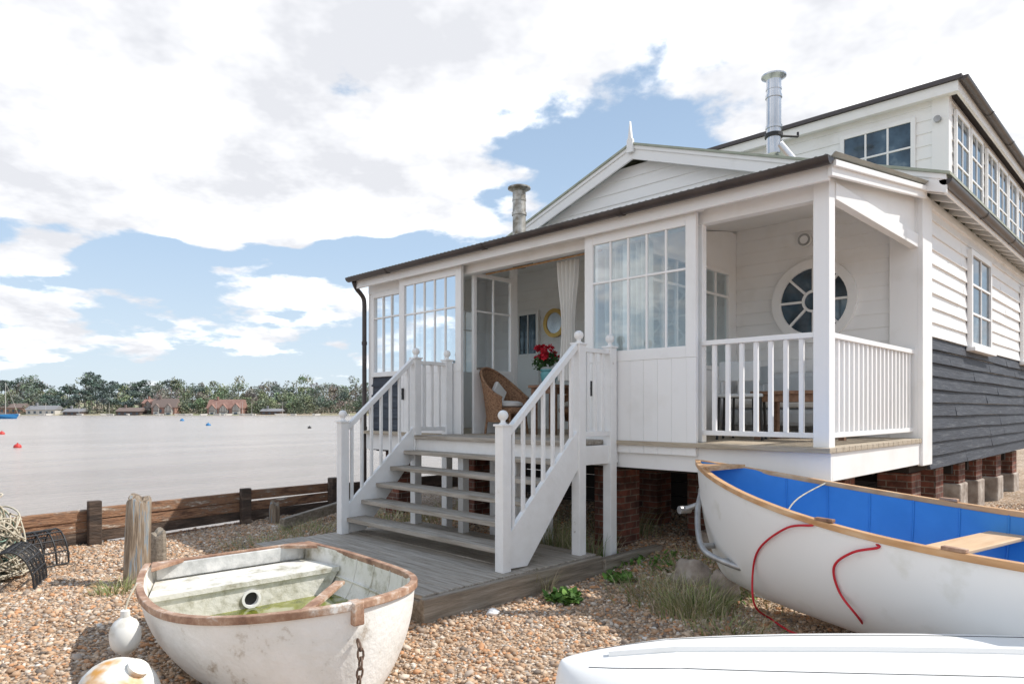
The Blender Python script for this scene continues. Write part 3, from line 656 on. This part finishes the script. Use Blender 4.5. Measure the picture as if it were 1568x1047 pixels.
# ---------------- groyne ----------------
G=empty('timber_groyne'); pk=MB(); pd=MB()
def gy(x): return 8.92+.168*x
x=-7
while x<5.6:
    x2=min(x+random.uniform(1.3,2.0),5.72); z=-1.72
    for k in range(4):
        h=.135; o_=random.uniform(-.02,.02); zz=z+k*(h+.006)+random.uniform(-.015,.015)
        (pk if k>1 or random.random()<.3 else pd).beam((x+.01,gy(x)+o_,zz+h/2+random.uniform(-.015,.015)),(x2-.01,gy(x2)+o_,zz+h/2+random.uniform(-.015,.015)),.06,h)
    pd.box(x2-.07,x2+.07,gy(x2)-.14,gy(x2)-.04,-1.9,-1.13+random.uniform(-.02,.07)); x=x2
pk.build('upper_planks',GROY,G,bevel=.012); pd.build('lower_planks_posts',GROYD,G,bevel=.012)
a=MB(); a.beam(PZ(432,802,-1.5),PZ(535,770,-1.42),.08,.14); a.build('side_beam',WX,G,bevel=.01)
a=MB(); a.box(5.66,5.80,9.70,9.86,-1.9,-1.08); a.box(6.0,8.6,9.9,9.96,-1.8,-1.2); a.build('end_post',GROYD,G,bevel=.015)
def post(px,py,h,rad,tilt=0,m=POSTM):
    b_=PZ(px,py,-1.6); a=MB(); n=20
    prof=[(rad*.98,-.2),(rad*1.02,.2),(rad*1.0,h*.5),(rad*.97,h*.8),(rad*.95,h-.02),(rad*.85,h),(rad*.3,h-.01)]
    a.lathe(0,0,prof,n); o=a.build('wooden_post',m,None,True); o.location=b_; o.rotation_euler=(tilt,tilt*.5,random.random()*3)
    for v in o.data.vertices:
        an_=math.atan2(v.co.y,v.co.x); k_=1+.07*math.sin(an_*3+1)+.05*math.sin(an_*7+2); v.co.x*=k_; v.co.y*=k_
        if v.co.z>h-.05: v.co.z+=.02*math.sin(an_*3)+.025*v.co.x/rad
    return o
post(208,893,.79,.105,.03); post(242,868,.36,.08,.0,WX); post(420,800,.28,.07,0,POSTM)

# ---------------- nets and pots ----------------
NP=empty('fishing_net_pile'); c=PZ(-12,895,-1.6)
def tangle(n,c,rad,k=9):
    out=[]
    for _ in range(n):
        p=[]; th=random.uniform(0,6.28); ph=random.uniform(.1,1.45)
        for i in range(k):
            th+=random.uniform(.2,.9); ph=min(1.5,max(.02,ph+random.uniform(-.35,.35))); q=random.uniform(.7,1.02)
            p.append((c[0]+rad[0]*q*math.cos(th)*math.sin(ph+.1),c[1]+rad[1]*q*math.sin(th)*math.sin(ph+.1),c[2]+rad[2]*q*math.cos(ph)))
        out.append(p)
    return out
cx,cy=c.x,c.y
ropes('green_net',tangle(80,(cx-.15,cy+.35,-1.6),(.42,.42,.85)),.006,ROPEG,NP,k=5); ropes('cream_rope',tangle(70,(cx-.1,cy+.3,-1.6),(.45,.45,.86)),.008,ROPEC,NP,k=5)
a=MB(); a.lathe(cx-.12,cy+.32,[(.34,-1.65),(.34,-1.3),(.27,-1.0),(.14,-.84),(.02,-.8)],16); a.build('net_core',mat('net_core',[(.4,(.07,.075,.06)),(.6,(.2,.21,.16))],20,.9,bump=1),NP,True)
def pot_(px,py,rot):
    p=PZ(px,py,-1.58); e=empty('lobster_pot',p,rot); paths=[]
    for i in range(5):
        x=-.25+i*.125; paths.append([(x,.2*math.cos(t),.34*math.sin(t)) for t in np.linspace(0,math.pi,11)])
    for t in np.linspace(0,math.pi,9): paths.append([(-.25,.2*math.cos(t),.34*math.sin(t)),(.25,.2*math.cos(t),.34*math.sin(t))])
    ropes('frame',paths,.009,BLACK,e,k=2)
    m=[]
    for i in range(16):
        x=-.25+i*.5/15; m.append([(x+.02*math.sin(7*t),.2*math.cos(t),.34*math.sin(t)) for t in np.linspace(0,math.pi,11)])
    for t in np.linspace(0,math.pi,14): m.append([(-.25,.2*math.cos(t),.34*math.sin(t)),(.25,.2*math.cos(t),.34*math.sin(t))])
    ropes('mesh',m,.003,BLACK,e,k=1)
pot_(48,866,.4); pot_(22,895,1.2)

# ---------------- boats ----------------
class Hull:
    def __init__(s,L,B,Bt,p,q,sh,ke,rake,yp=.75,zp=1.15,sm=.42): s.__dict__.update(locals())
    def b(s,t):
        if t<s.sm: return s.Bt+(s.B-s.Bt)*(1-((s.sm-t)/s.sm)**2)
        return s.B*max(0,1-((t-s.sm)/(1-s.sm))**s.p)**s.q
    def pt(s,t,u,off=0,sg=1):
        b_=max(0,s.b(t)-off); k=s.ke(t)+off; h=s.sh(t); th=u*math.pi/2
        return (off+t*(s.L-2*off)-s.rake*(1-u)**1.6*t**5, sg*b_*math.sin(th)**s.yp, k+(h-k)*(1-max(0,math.cos(th))**s.zp))
    def half(s,t,z,off):
        lo=0;hi=1
        for _ in range(20):
            m_=(lo+hi)/2
            if s.pt(t,m_,off)[2]<z: lo=m_
            else: hi=m_
        p=s.pt(t,lo,off); return p[0],p[1]
    def build(s,e,mo,mi_,mrail,N=44,M=14,off=.025,rw=(.02,.045),rh=(.035,.012),rail=True):
        ts=[math.sin(i/N*math.pi/2) for i in range(N+1)]
        def grid(o_):
            V=[]
            for t in ts:
                for j in range(-M,M+1): V.append(s.pt(t,abs(j)/M,o_,1 if j>=0 else -1))
            W=2*M+1; F=[(i*W+j,i*W+j+1,(i+1)*W+j+1,(i+1)*W+j) for i in range(N) for j in range(W-1)]
            return V,F,W
        V,F,W=grid(0); a=MB(); a.add(V,F); a.add(V[:W],[tuple(range(W))]); a.build('outer_hull',mo,e,smooth=True)
        V2,F2,W=grid(off); a=MB(); a.add(V2,F2); a.add(V2[:W],[tuple(range(W))]); o=a.build('inner_hull',mi_,e,smooth=True)
        if rail:
            path=[Vector(s.pt(t,1,0,-1)) for t in ts]+[Vector(s.pt(t,1,0,1)) for t in reversed(ts[:-1])]
            a=MB(); pr_=[]
            n=len(path)
            for i,p in enumerate(path):
                d_=(path[min(i+1,n-1)]-path[max(i-1,0)]); d_.z=0; d_.normalize(); o_=Vector((d_.y,-d_.x,0))
                pr_.append([p+o_*rw[0]+Vector((0,0,-rh[0])),p+o_*rw[0]+Vector((0,0,rh[1])),p-o_*rw[1]+Vector((0,0,rh[1])),p-o_*rw[1]+Vector((0,0,-rh[0]))])
            vs=[q for r_ in pr_ for q in r_]; fs=[(i*4+k,i*4+(k+1)%4,(i+1)*4+(k+1)%4,(i+1)*4+k) for i in range(n-1) for k in range(4)]+[(0,1,2,3),tuple((n-1)*4+k for k in range(4))]
            a.add(vs,fs)
            b0=s.b(0); h0=s.sh(0); a.box(-rw[0]*.6,rw[1]*.9,-b0+.03,b0-.03,h0-rh[0],h0+rh[1]*.9)
            a.build('gunwale',mrail,e,bevel=.006)
def place(name,stern,bow,z,roll=0,pitch=0):
    a=Vector(C(*stern)); b_=Vector(C(*bow)); h=b_-a
    e=empty(name,(a.x,a.y,z)); e.rotation_mode='XYZ'; e.rotation_euler=(roll,pitch,math.atan2(h.y,h.x))
    return e,h.length
def plane_in(h,e,z,off,t0,t1,name,m,thick=0,n=20):
    L_=[];R_=[]
    for i in range(n+1):
        t=t0+(t1-t0)*i/n; x,y=h.half(t,z,off); L_.append((x,y,z)); R_.append((x,-y,z))
    a=MB()
    if thick: a.prism(L_+R_[::-1],(0,0,thick))
    else: a.add(L_+R_[::-1],[tuple(range(2*len(L_)))])
    return a.build(name,m,e)
# --- old dinghy
e,L=place('old_dinghy',(-2.2,5.40),(-.79,3.52),-1.68,roll=.02)
dh=Hull(L,.77,.60,2.5,.60,lambda t:.56-.03*math.sin(t*math.pi)+.13*t**2.5,lambda t:.05*(2*t-1)**2,.14,yp=.60,zp=1.05)
dh.build(e,OLDW,OLDI,RAIL,rw=(.018,.028),rh=(.034,.008))
tl_=.20; LZ=.40
a=MB(); x0,y0=dh.half(0.02,LZ,.03); x1,y1=dh.half(tl_,LZ,.03)
a.prism([(x0,-y0,LZ),(x1+.02,-y1,LZ),(x1+.02,y1,LZ),(x0,y0,LZ)],(0,0,.035))
yb0=dh.half(tl_,.16,.03)[1]; n=24; xf=x1
out=[]
for i in range(n):
    t=2*math.pi*i/n; c_,s_=math.cos(t),math.sin(t); k=1/max(abs(c_),abs(s_))
    yy=c_*k; zz=s_*k
    z_=.28+zz*.119; hw=np.interp(z_,[.16,.40],[yb0,y1]); out.append((xf,yy*hw,z_))
HZ=.30
inn=[(xf,.055*math.cos(2*math.pi*i/n),HZ+.055*math.sin(2*math.pi*i/n)) for i in range(n)]
a.add(out+inn,[(i,(i+1)%n,n+(i+1)%n,n+i) for i in range(n)])
a.build('stern_locker',OLDI,e)
a=MB(); ring(a,xf+.012,xf-.03,0,HZ,.05,.068,24); a.build('locker_ring',WHITE,e,True)
a=MB(); a.add([(xf-.03,.06*math.cos(2*math.pi*i/20),HZ+.06*math.sin(2*math.pi*i/20)) for i in range(20)],[tuple(range(20))]); a.build('locker_hole',BLACK,e)
a=MB(); a.box(.03,.055,-.55,.55,.44,.552); a.build('transom_board',GREYB,e,bevel=.005)
a=MB()
for sg in (1,-1): a.prism([(.05,sg*.58,.545),(.05,sg*.36,.545),(.22,sg*.61,.540)],(0,0,.028))
a.build('knees',RAIL,e,bevel=.005)
m,nt,b=newmat('bilge_water'); b.inputs['Roughness'].default_value=.05
nt.links.new(ramp(nt,[(.4,(.10,.115,.015)),(.52,(.22,.23,.04)),(.62,(.40,.39,.25))],noisen(nt,5,6)),b.inputs['Base Color'])
plane_in(dh,e,.235,.022,.02,.95,'bilge_water',m)
a=MB(); xx,yy=dh.half(.72,.38,.03); a.box(xx-.05,xx+.05,-yy-.02,yy+.02,.38,.41); a.build('thwart',OLDI,e,bevel=.005)
a=MB(); a.beam((L*.42,.48,.44),(L*.80,-.30,.425),.07,.025); a.build('loose_plank',RAIL,e,bevel=.004)
# inner stringer + ribs
ropes('inwale_stringer',[[dh.pt(t,.74,.028,sg) for t in np.linspace(.03,.93,16)] for sg in (1,-1)],.010,OLDI,e,k=3)
ropes('ribs',[[dh.pt(t,u,.027,sg) for u in np.linspace(.35,.97,8)] for sg in (1,-1) for t in (.3,.42,.54,.66,.78,.88)],.007,OLDI,e,k=2)
a=MB(); a.box(L-.05,L+.035,-.03,.03,.58,.70); a.build('stem_head',RAIL,e,bevel=.008)
def chain(e,pts,ll=.035,r=.006):
    pts=smoothpath(pts,12); paths=[]; k=0; last=pts[0]
    for i in range(1,len(pts)):
        if (pts[i]-last).length>ll*1.25:
            mid=(pts[i]+last)/2; d_=(pts[i]-last).normalized(); q=Vector((0,1,0)) if k%2 else d_.cross(Vector((0,1,0))).normalized()
            loop=[mid+d_*(ll*.9)*math.cos(t)+q*(ll*.45)*math.sin(t) for t in np.linspace(0,2*math.pi,11)[:-1]]; paths.append(loop); last=pts[i];k+=1
    return ropes('chain',paths,r,RUST,e,k=0,cyclic=True)
chain(e,[(L+.01,0,.50),(L+.045,-.0,.44),(L+.045,-.01,.33),(L+.02,-.015,.2),(L-.0,-.02,.08)])
f=empty('boat_fender',PD(192,972,3.86)); a=MB(); a.lathe(0,0,[(.01,-.115)]+[(.082*math.sin(t)**.7,-.10*math.cos(t)) for t in np.linspace(.25,2.8,9)]+[(.025,.105),(.025,.14),(.01,.145)],18); o=a.build('body',PLAST,f,True)
ropes('lanyard',[[(0,0,.14),(.02,.01,.2),(.07,.04,.27)]],.006,ROPEC,f)
p=PZ(182,1066,-1.45); a=MB(); a.lathe(0,0,[(.20*math.sin(t)+.001,-.18*math.cos(t)) for t in np.linspace(0,3.14,16)],28); a.lathe(.0,0,[(.05,.17),(.055,.2),(.03,.21)],14); o=a.build('mooring_float',ORNG,None,True); o.location=p; o.rotation_euler=(.5,.4,0)

# --- blue/white rowing boat
e,L=place('rowing_boat',(3.95,2.1),(1.64,5.98),-1.50,roll=-.02)
rb=Hull(L,.78,.62,2.2,.85,lambda t:.87-.10*math.sin(t*math.pi)+.19*t**2.6,lambda t:.04+.02*(2*t-1)**2+.12*max(0,t-.8)**1*1.0,.38,yp=.66,zp=1.0)
rb.build(e,BOATW,BOATB,VARN,N=60,M=18,off=.022,rw=(.016,.028),rh=(.028,.010))
a=MB(); xx,yy=rb.half(.54,.64,.02); a.box(xx-.12,xx+.12,-yy,yy,.64,.665); xx,yy=rb.half(.2,.6,.02); a.box(xx-.15,xx+.15,-yy,yy,.60,.628); a.build('thwarts',PINE,e,bevel=.006)
ropes('riser',[[rb.pt(t,.62,.03,sg) for t in np.linspace(.02,.96,24)] for sg in (1,-1)],.012,BOATB,e,k=2)
ropes('ribs',[[rb.pt(t,u,.025,sg) for u in np.linspace(.2,.98,9)] for sg in (1,-1) for t in np.arange(.15,.92,.065)],.006,BOATB,e,k=2)
plane_in(rb,e,.20,.02,.03,.85,'bottom_boards',BOATB)
plane_in(rb,e,rb.sh(.97)-.03,.01,.93,.995,'breasthook',VARN,.03,6)
kl=MB()
for i in range(30):
    t0=.02+i*.9/30; t1=.02+(i+1)*.9/30; p0=rb.pt(t0,0,0);p1=rb.pt(t1,0,0); kl.beam((p0[0],0,p0[2]-.02),(p1[0],0,p1[2]-.02),.035,.05)
kl.build('keel',BOATW,e)
a=MB()
for t in (.45,.62):
    for sg in (1,-1):
        p=rb.pt(t,1,0,sg); a.box(p[0]-.06,p[0]+.06,p[1]-sg*.006-.018,p[1]-sg*.006+.018,p[2]+.010,p[2]+.03)
a.build('rowlock_pads',RAIL,e,bevel=.004)
ropes('painter',[[rb.pt(.80,1,0,-1),(L*.80,-.1,.80),(L*.79,.12,.62),(L*.80,.0,.48),(L*.82,-.1,.44)]],.006,ROPEC,e)
MW=Matrix.Translation(e.location)@e.rotation_euler.to_matrix().to_4x4()
cand=[]
for t in np.linspace(.2,.99,160):
    for u in np.linspace(.02,1,50):
        w_=MW@Vector(rb.pt(t,u,-.012,1)); cand.append((proj(w_),w_))
def hp(px,py):
    return min(cand,key=lambda q:(q[0][0]-px)**2+(q[0][1]-py)**2)[1].copy()
def gp(px,py):
    p=PZ(px,py,-1.55); p.z=float(gz(p.x,p.y))+.04; return p
up=Vector((0,0,.03)); RR=empty('red_rope_line')
q0=hp(1246,808); q1=hp(1205,802); mid=hp(1150,868)
low=mid+Vector((-.05,-.05,-.25))
p1=[q0+up*1.2+Vector((.05,.05,0)),q0+up*.7,q1+Vector((-.025,-.02,-.02)),hp(1165,838)+Vector((-.005,-.005,0)),mid+Vector((-.03,-.03,0)),low,gp(1182,948),gp(1215,968),gp(1265,980),gp(1330,984),gp(1385,978),gp(1400,968)]
q0=hp(1345,842); q1=hp(1303,837)
p2=[q0+up*1.2+Vector((.05,.05,0)),q0+up*.7,q1+Vector((-.025,-.02,-.02)),hp(1278,867)+Vector((-.005,-.005,0)),hp(1284,905)+Vector((-.005,-.005,0)),hp(1312,945)+Vector((-.02,-.02,0)),gp(1345,985),gp(1390,992)]
ropes('line',[p1,p2],.0075,REDR,RR)
T=empty('launching_trolley')
a1=[PD(1075,748,6.0),PD(1068,785,5.8),PD(1074,835,5.5),PD(1105,858,5.3),PD(1180,885,5.05),PD(1235,912,4.9)]
ropes('tube_frame',[a1,[PD(1042,782,6.0),PD(1075,770,5.95)],[PD(1075,835,5.5),PD(1180,835,6.2)],[PD(1105,858,5.3),PD(1190,862,5.6)]],.024,GALV,T)
a=MB(); q=PD(1048,780,6.0); a.cyl(q+Vector((-.05,.02,0)),q+Vector((.05,-.02,0)),.035); q=PD(1070,752,6.0); a.cyl(q,q+Vector((.03,-.03,.0)),.03); a.build('coupling',GALV,T,True)

# --- upturned white boat
e,L=place('upturned_boat',(4.5,2.75),(.17,3.08),-1.62)
class Up(Hull):
    def pt(s,t,u,off=0,sg=1):
        x,y,z=Hull.pt(s,t,u,off,sg); return (x,y,-z)
ub=Up(L,.70,.5,3.2,.5,lambda t:-.0,lambda t:-.58+.05*(2*t-1)**2+.25*max(0,t-.88)**1*1.0,.06,yp=.62,zp=1.05)
ub.build(e,BOATW,BOATW,BOATW,N=60,M=20,rail=False)
a=MB()
for i in range(40):
    t0=.02+i*.93/40;t1=.02+(i+1)*.93/40; p0=ub.pt(t0,0);p1=ub.pt(t1,0); a.beam((p0[0],0,p0[2]+.008),(p1[0],0,p1[2]+.008),.03,.03)
for sg in (1,-1):
    for i in range(30):
        t0=.05+i*.8/30;t1=.05+(i+1)*.8/30; p0=ub.pt(t0,.5,0,sg);p1=ub.pt(t1,.5,0,sg); a.beam((p0[0],p0[1],p0[2]+.004),(p1[0],p1[1],p1[2]+.004),.02,.02)
a.build('keel_and_bilge_strips',BOATW,e)
ropes('seams',[[Vector(ub.pt(t,u,0,sg))+Vector((0,0,.0005)) for t in np.linspace(.02,.97,40)] for sg in (1,-1) for u in (.12,.3,.75)],.0018,BLACK,e,k=1)

# ---------------- grasses, rocks ----------------
def tuft(name,c,rad,n,h,cols,lean=.5,w_=.006):
    V=[];F=[];Cs=[]
    for i in range(n):
        a=random.uniform(0,6.28); q=rad*math.sqrt(random.random())*random.uniform(.6,1.15); x=c[0]+q*math.cos(a); y=c[1]+q*math.sin(a); z=float(gz(x,y))-.01
        hh=h*random.uniform(.35,1.1); la=a+random.uniform(-1,1); ln=hh*lean*random.uniform(.2,1.2); s_=random.uniform(0,6.28); wx,wy=math.cos(s_)*w_,math.sin(s_)*w_
        cl=np.array(random.choice(cols))*random.uniform(.75,1.25); b_=len(V)
        for k in range(4):
            u=k/3; f=(1-u*.92); px_=x+math.cos(la)*ln*u*u; py_=y+math.sin(la)*ln*u*u; pz_=z+hh*(u-.18*u*u*lean)
            V+=[(px_-wx*f,py_-wy*f,pz_),(px_+wx*f,py_+wy*f,pz_)]; Cs+=[cl,cl]
        for k in range(3): F.append((b_+2*k,b_+2*k+1,b_+2*k+3,b_+2*k+2))
    return mesh_np(name,V,F,LEAFM,cols=np.array(Cs))
GR=[(.24,.29,.10),(.34,.35,.16),(.46,.41,.25),(.18,.24,.08)]; DRY=[(.54,.46,.32),(.42,.35,.22),(.30,.29,.16)]
def xy(px,py,z=-1.58): p=PZ(px,py,z); return (p.x,p.y)
tuft('marram_grass',xy(845,850),.30,440,.50,GR+DRY,.5,.0045); tuft('marram_grass',xy(905,858),.3,260,.34,GR+DRY,.6,.0045)
tuft('marram_grass',xy(1065,930),.34,620,.27,GR+DRY,.9,.0045); tuft('marram_grass',xy(1010,905),.45,600,.18,GR+DRY,1,.0045); tuft('marram_grass',xy(1120,965),.32,320,.13,GR+DRY,1,.0045)
tuft('marram_grass',xy(955,830),.4,260,.42,DRY+GR,.6,.0045); tuft('marram_grass',xy(1180,915),.5,340,.14,GR,1,.0045); tuft('marram_grass',xy(1080,880),.6,480,.14,GR,1,.0045)
tuft('marram_grass',xy(175,905),.2,200,.17,GR,1,.004); tuft('marram_grass',xy(400,835),.5,360,.15,GR+DRY,1,.004); tuft('marram_grass',xy(470,815),.5,360,.19,GR+DRY,1,.004); tuft('marram_grass',xy(600,800),.7,400,.22,GR+DRY,1); tuft('marram_grass',xy(830,900),.12,80,.3,DRY,.8,.004)
tuft('marram_grass',xy(700,800),.6,260,.3,GR+DRY,1); tuft('marram_grass',xy(820,835),.25,220,.6,DRY+GR,.4,.0045)
def dock(c,rad,n,l):
    V=[];F=[];Cs=[]
    for i in range(n):
        a=random.uniform(0,6.28); q=rad*math.sqrt(random.random()); x=c[0]+q*math.cos(a);y=c[1]+q*math.sin(a);z=float(gz(x,y))
        la=random.uniform(0,6.28); ll=l*random.uniform(.5,1.2); ws=[.15,.8,1,.6,.05]; ww=ll*.2; el=random.uniform(.35,1.1); cl=np.array(random.choice([(.11,.22,.04),(.16,.28,.06),(.08,.16,.035)]))*random.uniform(.8,1.2); b_=len(V)
        for k,w_ in enumerate(ws):
            u=k/4; hx=ll*u*math.cos(el); X_=x+math.cos(la)*hx; Y_=y+math.sin(la)*hx; Z_=z+ll*u*math.sin(el)-.4*ll*u*u*.5
            V+=[(X_-math.sin(la)*ww*w_,Y_+math.cos(la)*ww*w_,Z_+.01*w_),(X_+math.sin(la)*ww*w_,Y_-math.cos(la)*ww*w_,Z_+.01*w_)]; Cs+=[cl,cl]
        for k in range(4): F.append((b_+2*k,b_+2*k+1,b_+2*k+3,b_+2*k+2))
    mesh_np('leafy_weed',V,F,LEAFM,cols=np.array(Cs),smooth=True)
dock(xy(865,912),.15,190,.11); dock(xy(948,885),.13,80,.11); dock(xy(1120,915),.2,60,.08); dock(xy(1015,870),.3,80,.09); dock(xy(930,868),.25,90,.1)
def rock(px,py,s,m=STONE,name='boulder'):
    p=PZ(px,py,-1.58); bm=bmesh.new(); bmesh.ops.create_icosphere(bm,subdivisions=4,radius=1)
    for v in bm.verts:
        c=v.co.copy(); k=1+.35*noise.noise(c*1.3+Vector((px,py,0)))+.12*noise.noise(c*4+Vector((py,0,0))); v.co=Vector((c.x*s[0],c.y*s[1],c.z*s[2]))*k
    me=bpy.data.meshes.new(name); bm.to_mesh(me); bm.free(); me.materials.append(m)
    for q in me.polygons: q.use_smooth=True
    o=bpy.data.objects.new(name,me); o.location=p; o.rotation_euler=(0,0,random.random()*3); COL.objects.link(o)
rock(1058,890,(.22,.17,.2)); rock(1112,912,(.16,.13,.2)); rock(1165,905,(.12,.1,.09)); rock(755,938,(.035,.05,.03),WHITE,'white_stone')
for i in range(22):
    rock(random.uniform(900,1350),random.uniform(775,835),(.05+random.random()*.05,)*2+(.04,),STONE,'stone_rubble')

# ---------------- world sky ----------------
W=bpy.data.worlds.new('World'); scn.world=W; W.use_nodes=True; nt=W.node_tree; N_=nt.nodes; Lk=nt.links
bg=N_['Background']; bg.inputs['Strength'].default_value=.15
phi=math.radians(6); el=math.radians(48)
hx=math.cos(phi)*.7071+math.sin(phi)*.7071; hy=-math.cos(phi)*.7071+math.sin(phi)*.7071
sun=Vector((hx*math.cos(el),hy*math.cos(el),math.sin(el)))
sky=N_.new('ShaderNodeTexSky'); sky.sky_type='NISHITA'; sky.sun_disc=False; sky.sun_elevation=el; sky.sun_rotation=math.atan2(hx,hy); sky.air_density=1.0; sky.dust_density=1.2
tc=N_.new('ShaderNodeTexCoord')
def M(op,a,b=None,c=None,clamp=False):
    n=N_.new('ShaderNodeMath'); n.operation=op; n.use_clamp=clamp
    for i,x in enumerate((a,b,c)):
        if x is None: continue
        if isinstance(x,(int,float)): n.inputs[i].default_value=x
        else: Lk.new(x,n.inputs[i])
    return n.outputs[0]
def VM(op,a,b):
    n=N_.new('ShaderNodeVectorMath'); n.operation=op
    for i,x in enumerate((a,b)):
        if isinstance(x,tuple): n.inputs[i].default_value=x
        else: Lk.new(x,n.inputs[i])
    return n
dirv=tc.outputs['Generated']
dF=VM('DOT_PRODUCT',dirv,(.7071,.7071,0)).outputs['Value']; dR=VM('DOT_PRODUCT',dirv,(.7071,-.7071,0)).outputs['Value']
sp=N_.new('ShaderNodeSeparateXYZ'); Lk.new(dirv,sp.inputs[0])
az=M('ARCTAN2',dR,dF); elv=M('ARCSINE',sp.outputs[2])
cb_=N_.new('ShaderNodeCombineXYZ'); Lk.new(az,cb_.inputs[0]); Lk.new(elv,cb_.inputs[1])
zz=M('ADD',M('MAXIMUM',sp.outputs[2],0.0),.22)
pj=N_.new('ShaderNodeCombineXYZ'); Lk.new(M('DIVIDE',dR,zz),pj.inputs[0]); Lk.new(M('DIVIDE',dF,zz),pj.inputs[1])
def NZ(vec,scale,detail,rough,off=(0,0,0),dist=0,out='Fac'):
    v=VM('ADD',vec,off).outputs[0]; n=N_.new('ShaderNodeTexNoise'); n.noise_dimensions='2D'; n.inputs['Scale'].default_value=scale; n.inputs['Detail'].default_value=detail; n.inputs['Roughness'].default_value=rough; n.inputs['Distortion'].default_value=dist; Lk.new(v,n.inputs['Vector']); return n.outputs[out]
n1=NZ(pj.outputs[0],1.9,7,.6,(13.1,1.7,0)); n2=NZ(pj.outputs[0],8,3,.6,(7,2,0))
wn=NZ(pj.outputs[0],2.2,2,.6,(11,5,0),0,'Color')
wo=VM('MULTIPLY',VM('SUBTRACT',wn,(.5,.5,.5)).outputs[0],(.36,.18,0)).outputs[0]
wv=VM('ADD',cb_.outputs[0],wo).outputs[0]
tot=M('MULTIPLY',M('SUBTRACT',n1,.5),2.7)
tot=M('ADD',tot,M('MULTIPLY',M('SUBTRACT',n2,.5),.6))
tot=M('SUBTRACT',tot,.05)
blobs=[(220,110,440,200,.95,-8),(100,310,330,80,.85,-6),(620,230,300,85,.85,-14),(760,30,340,75,.75,0),(1290,50,420,120,.9,0),(1560,150,250,140,.7,0),(470,475,220,65,.6,-5),(40,500,160,40,.5,0),(720,300,180,38,.65,-8),(490,335,70,22,.45,0),
 (600,95,110,55,-.55,-30),(730,160,120,35,-.55,-20),(900,215,180,75,-.65,0),(280,415,300,40,-.55,-8),(980,60,50,70,-.35,60),(640,420,200,50,-.4,0)]
pb=[(math.atan((px-784)/1045),math.atan((628-py)/1045*math.cos(math.atan((px-784)/1045))),1045/rx,1045/ry,am,rot) for (px,py,rx,ry,am,rot) in blobs]
pb+=[(-2.3,.5,1.1,1.6,.55,0),(2.3,.5,1,1.6,.4,0),(-1.2,.8,1.6,2.4,.4,0)]  # cloud masses out of view, added for more fill light on the facade
for (a,b_,sx_,sy_,am,rot) in pb:
    v=VM('SUBTRACT',wv,(a,b_,0)).outputs[0]
    if rot:
        ro=N_.new('ShaderNodeVectorRotate'); ro.rotation_type='Z_AXIS'; ro.inputs['Angle'].default_value=math.radians(rot)
        Lk.new(v,ro.inputs['Vector']); v=ro.outputs[0]
    v=VM('MULTIPLY',v,(sx_,sy_,0)).outputs[0]
    ln=N_.new('ShaderNodeVectorMath'); ln.operation='LENGTH'; Lk.new(v,ln.inputs[0])
    mr=N_.new('ShaderNodeMapRange'); mr.interpolation_type='SMOOTHSTEP'; mr.inputs[1].default_value=1.45; mr.inputs[2].default_value=.1; mr.inputs[3].default_value=0; mr.inputs[4].default_value=am
    Lk.new(ln.outputs['Value'],mr.inputs[0]); tot=M('ADD',tot,mr.outputs[0])
mr=N_.new('ShaderNodeMapRange'); mr.interpolation_type='SMOOTHSTEP'; mr.inputs[1].default_value=.08; mr.inputs[2].default_value=.5; Lk.new(tot,mr.inputs[0]); mask=mr.outputs[0]
shade=NZ(pj.outputs[0],2.4,5,.62,(1,9,0))
cr=N_.new('ShaderNodeValToRGB'); cr.color_ramp.elements[0].position=.36; cr.color_ramp.elements[0].color=(.50,.51,.54,1); cr.color_ramp.elements[1].position=.64; cr.color_ramp.elements[1].color=(1,.995,.985,1); cm=cr.color_ramp.elements.new(.47); cm.color=(.60,.607,.63,1); Lk.new(shade,cr.inputs[0])
cs=VM('SCALE',cr.outputs[0],(0,0,0)); cs.inputs['Scale'].default_value=11.0
hz=N_.new('ShaderNodeValToRGB'); he=hz.color_ramp.elements
he[0].position=0.0; he[0].color=(.50,.575,.64,1); he[1].position=.6; he[1].color=(.19,.285,.43,1); x_=he.new(.22); x_.color=(.345,.455,.59,1)
Lk.new(sp.outputs[2],hz.inputs[0]); hs=VM('SCALE',hz.outputs[0],(0,0,0)); hs.inputs['Scale'].default_value=10.5
mx=N_.new('ShaderNodeMix'); mx.data_type='RGBA'; mx.inputs[0].default_value=.82; Lk.new(sky.outputs[0],mx.inputs[6]); Lk.new(hs.outputs[0],mx.inputs[7])
m2=N_.new('ShaderNodeMix'); m2.data_type='RGBA'; Lk.new(mask,m2.inputs[0]); Lk.new(mx.outputs[2],m2.inputs[6]); Lk.new(cs.outputs[0],m2.inputs[7])
Lk.new(m2.outputs[2],bg.inputs['Color'])
try: W.cycles.sampling_method='MANUAL'; W.cycles.sample_map_resolution=512
except Exception: pass
sd=bpy.data.lights.new('sun','SUN'); sd.energy=4.6; sd.angle=math.radians(.5); sd.color=(1,.95,.88); so=bpy.data.objects.new('sun',sd); so.rotation_mode='QUATERNION'; so.rotation_quaternion=sun.to_track_quat('Z','Y'); COL.objects.link(so)
cam=bpy.data.cameras.new('camera'); cam.lens=24; cam.sensor_width=36; cam.shift_y=.0666; cam.clip_end=6000; cam.clip_start=.05
co=bpy.data.objects.new('camera',cam); co.rotation_euler=(math.radians(90),0,math.radians(-45)); COL.objects.link(co); scn.camera=co
scn.view_settings.view_transform='Standard'; scn.view_settings.look='None'; scn.view_settings.exposure=0
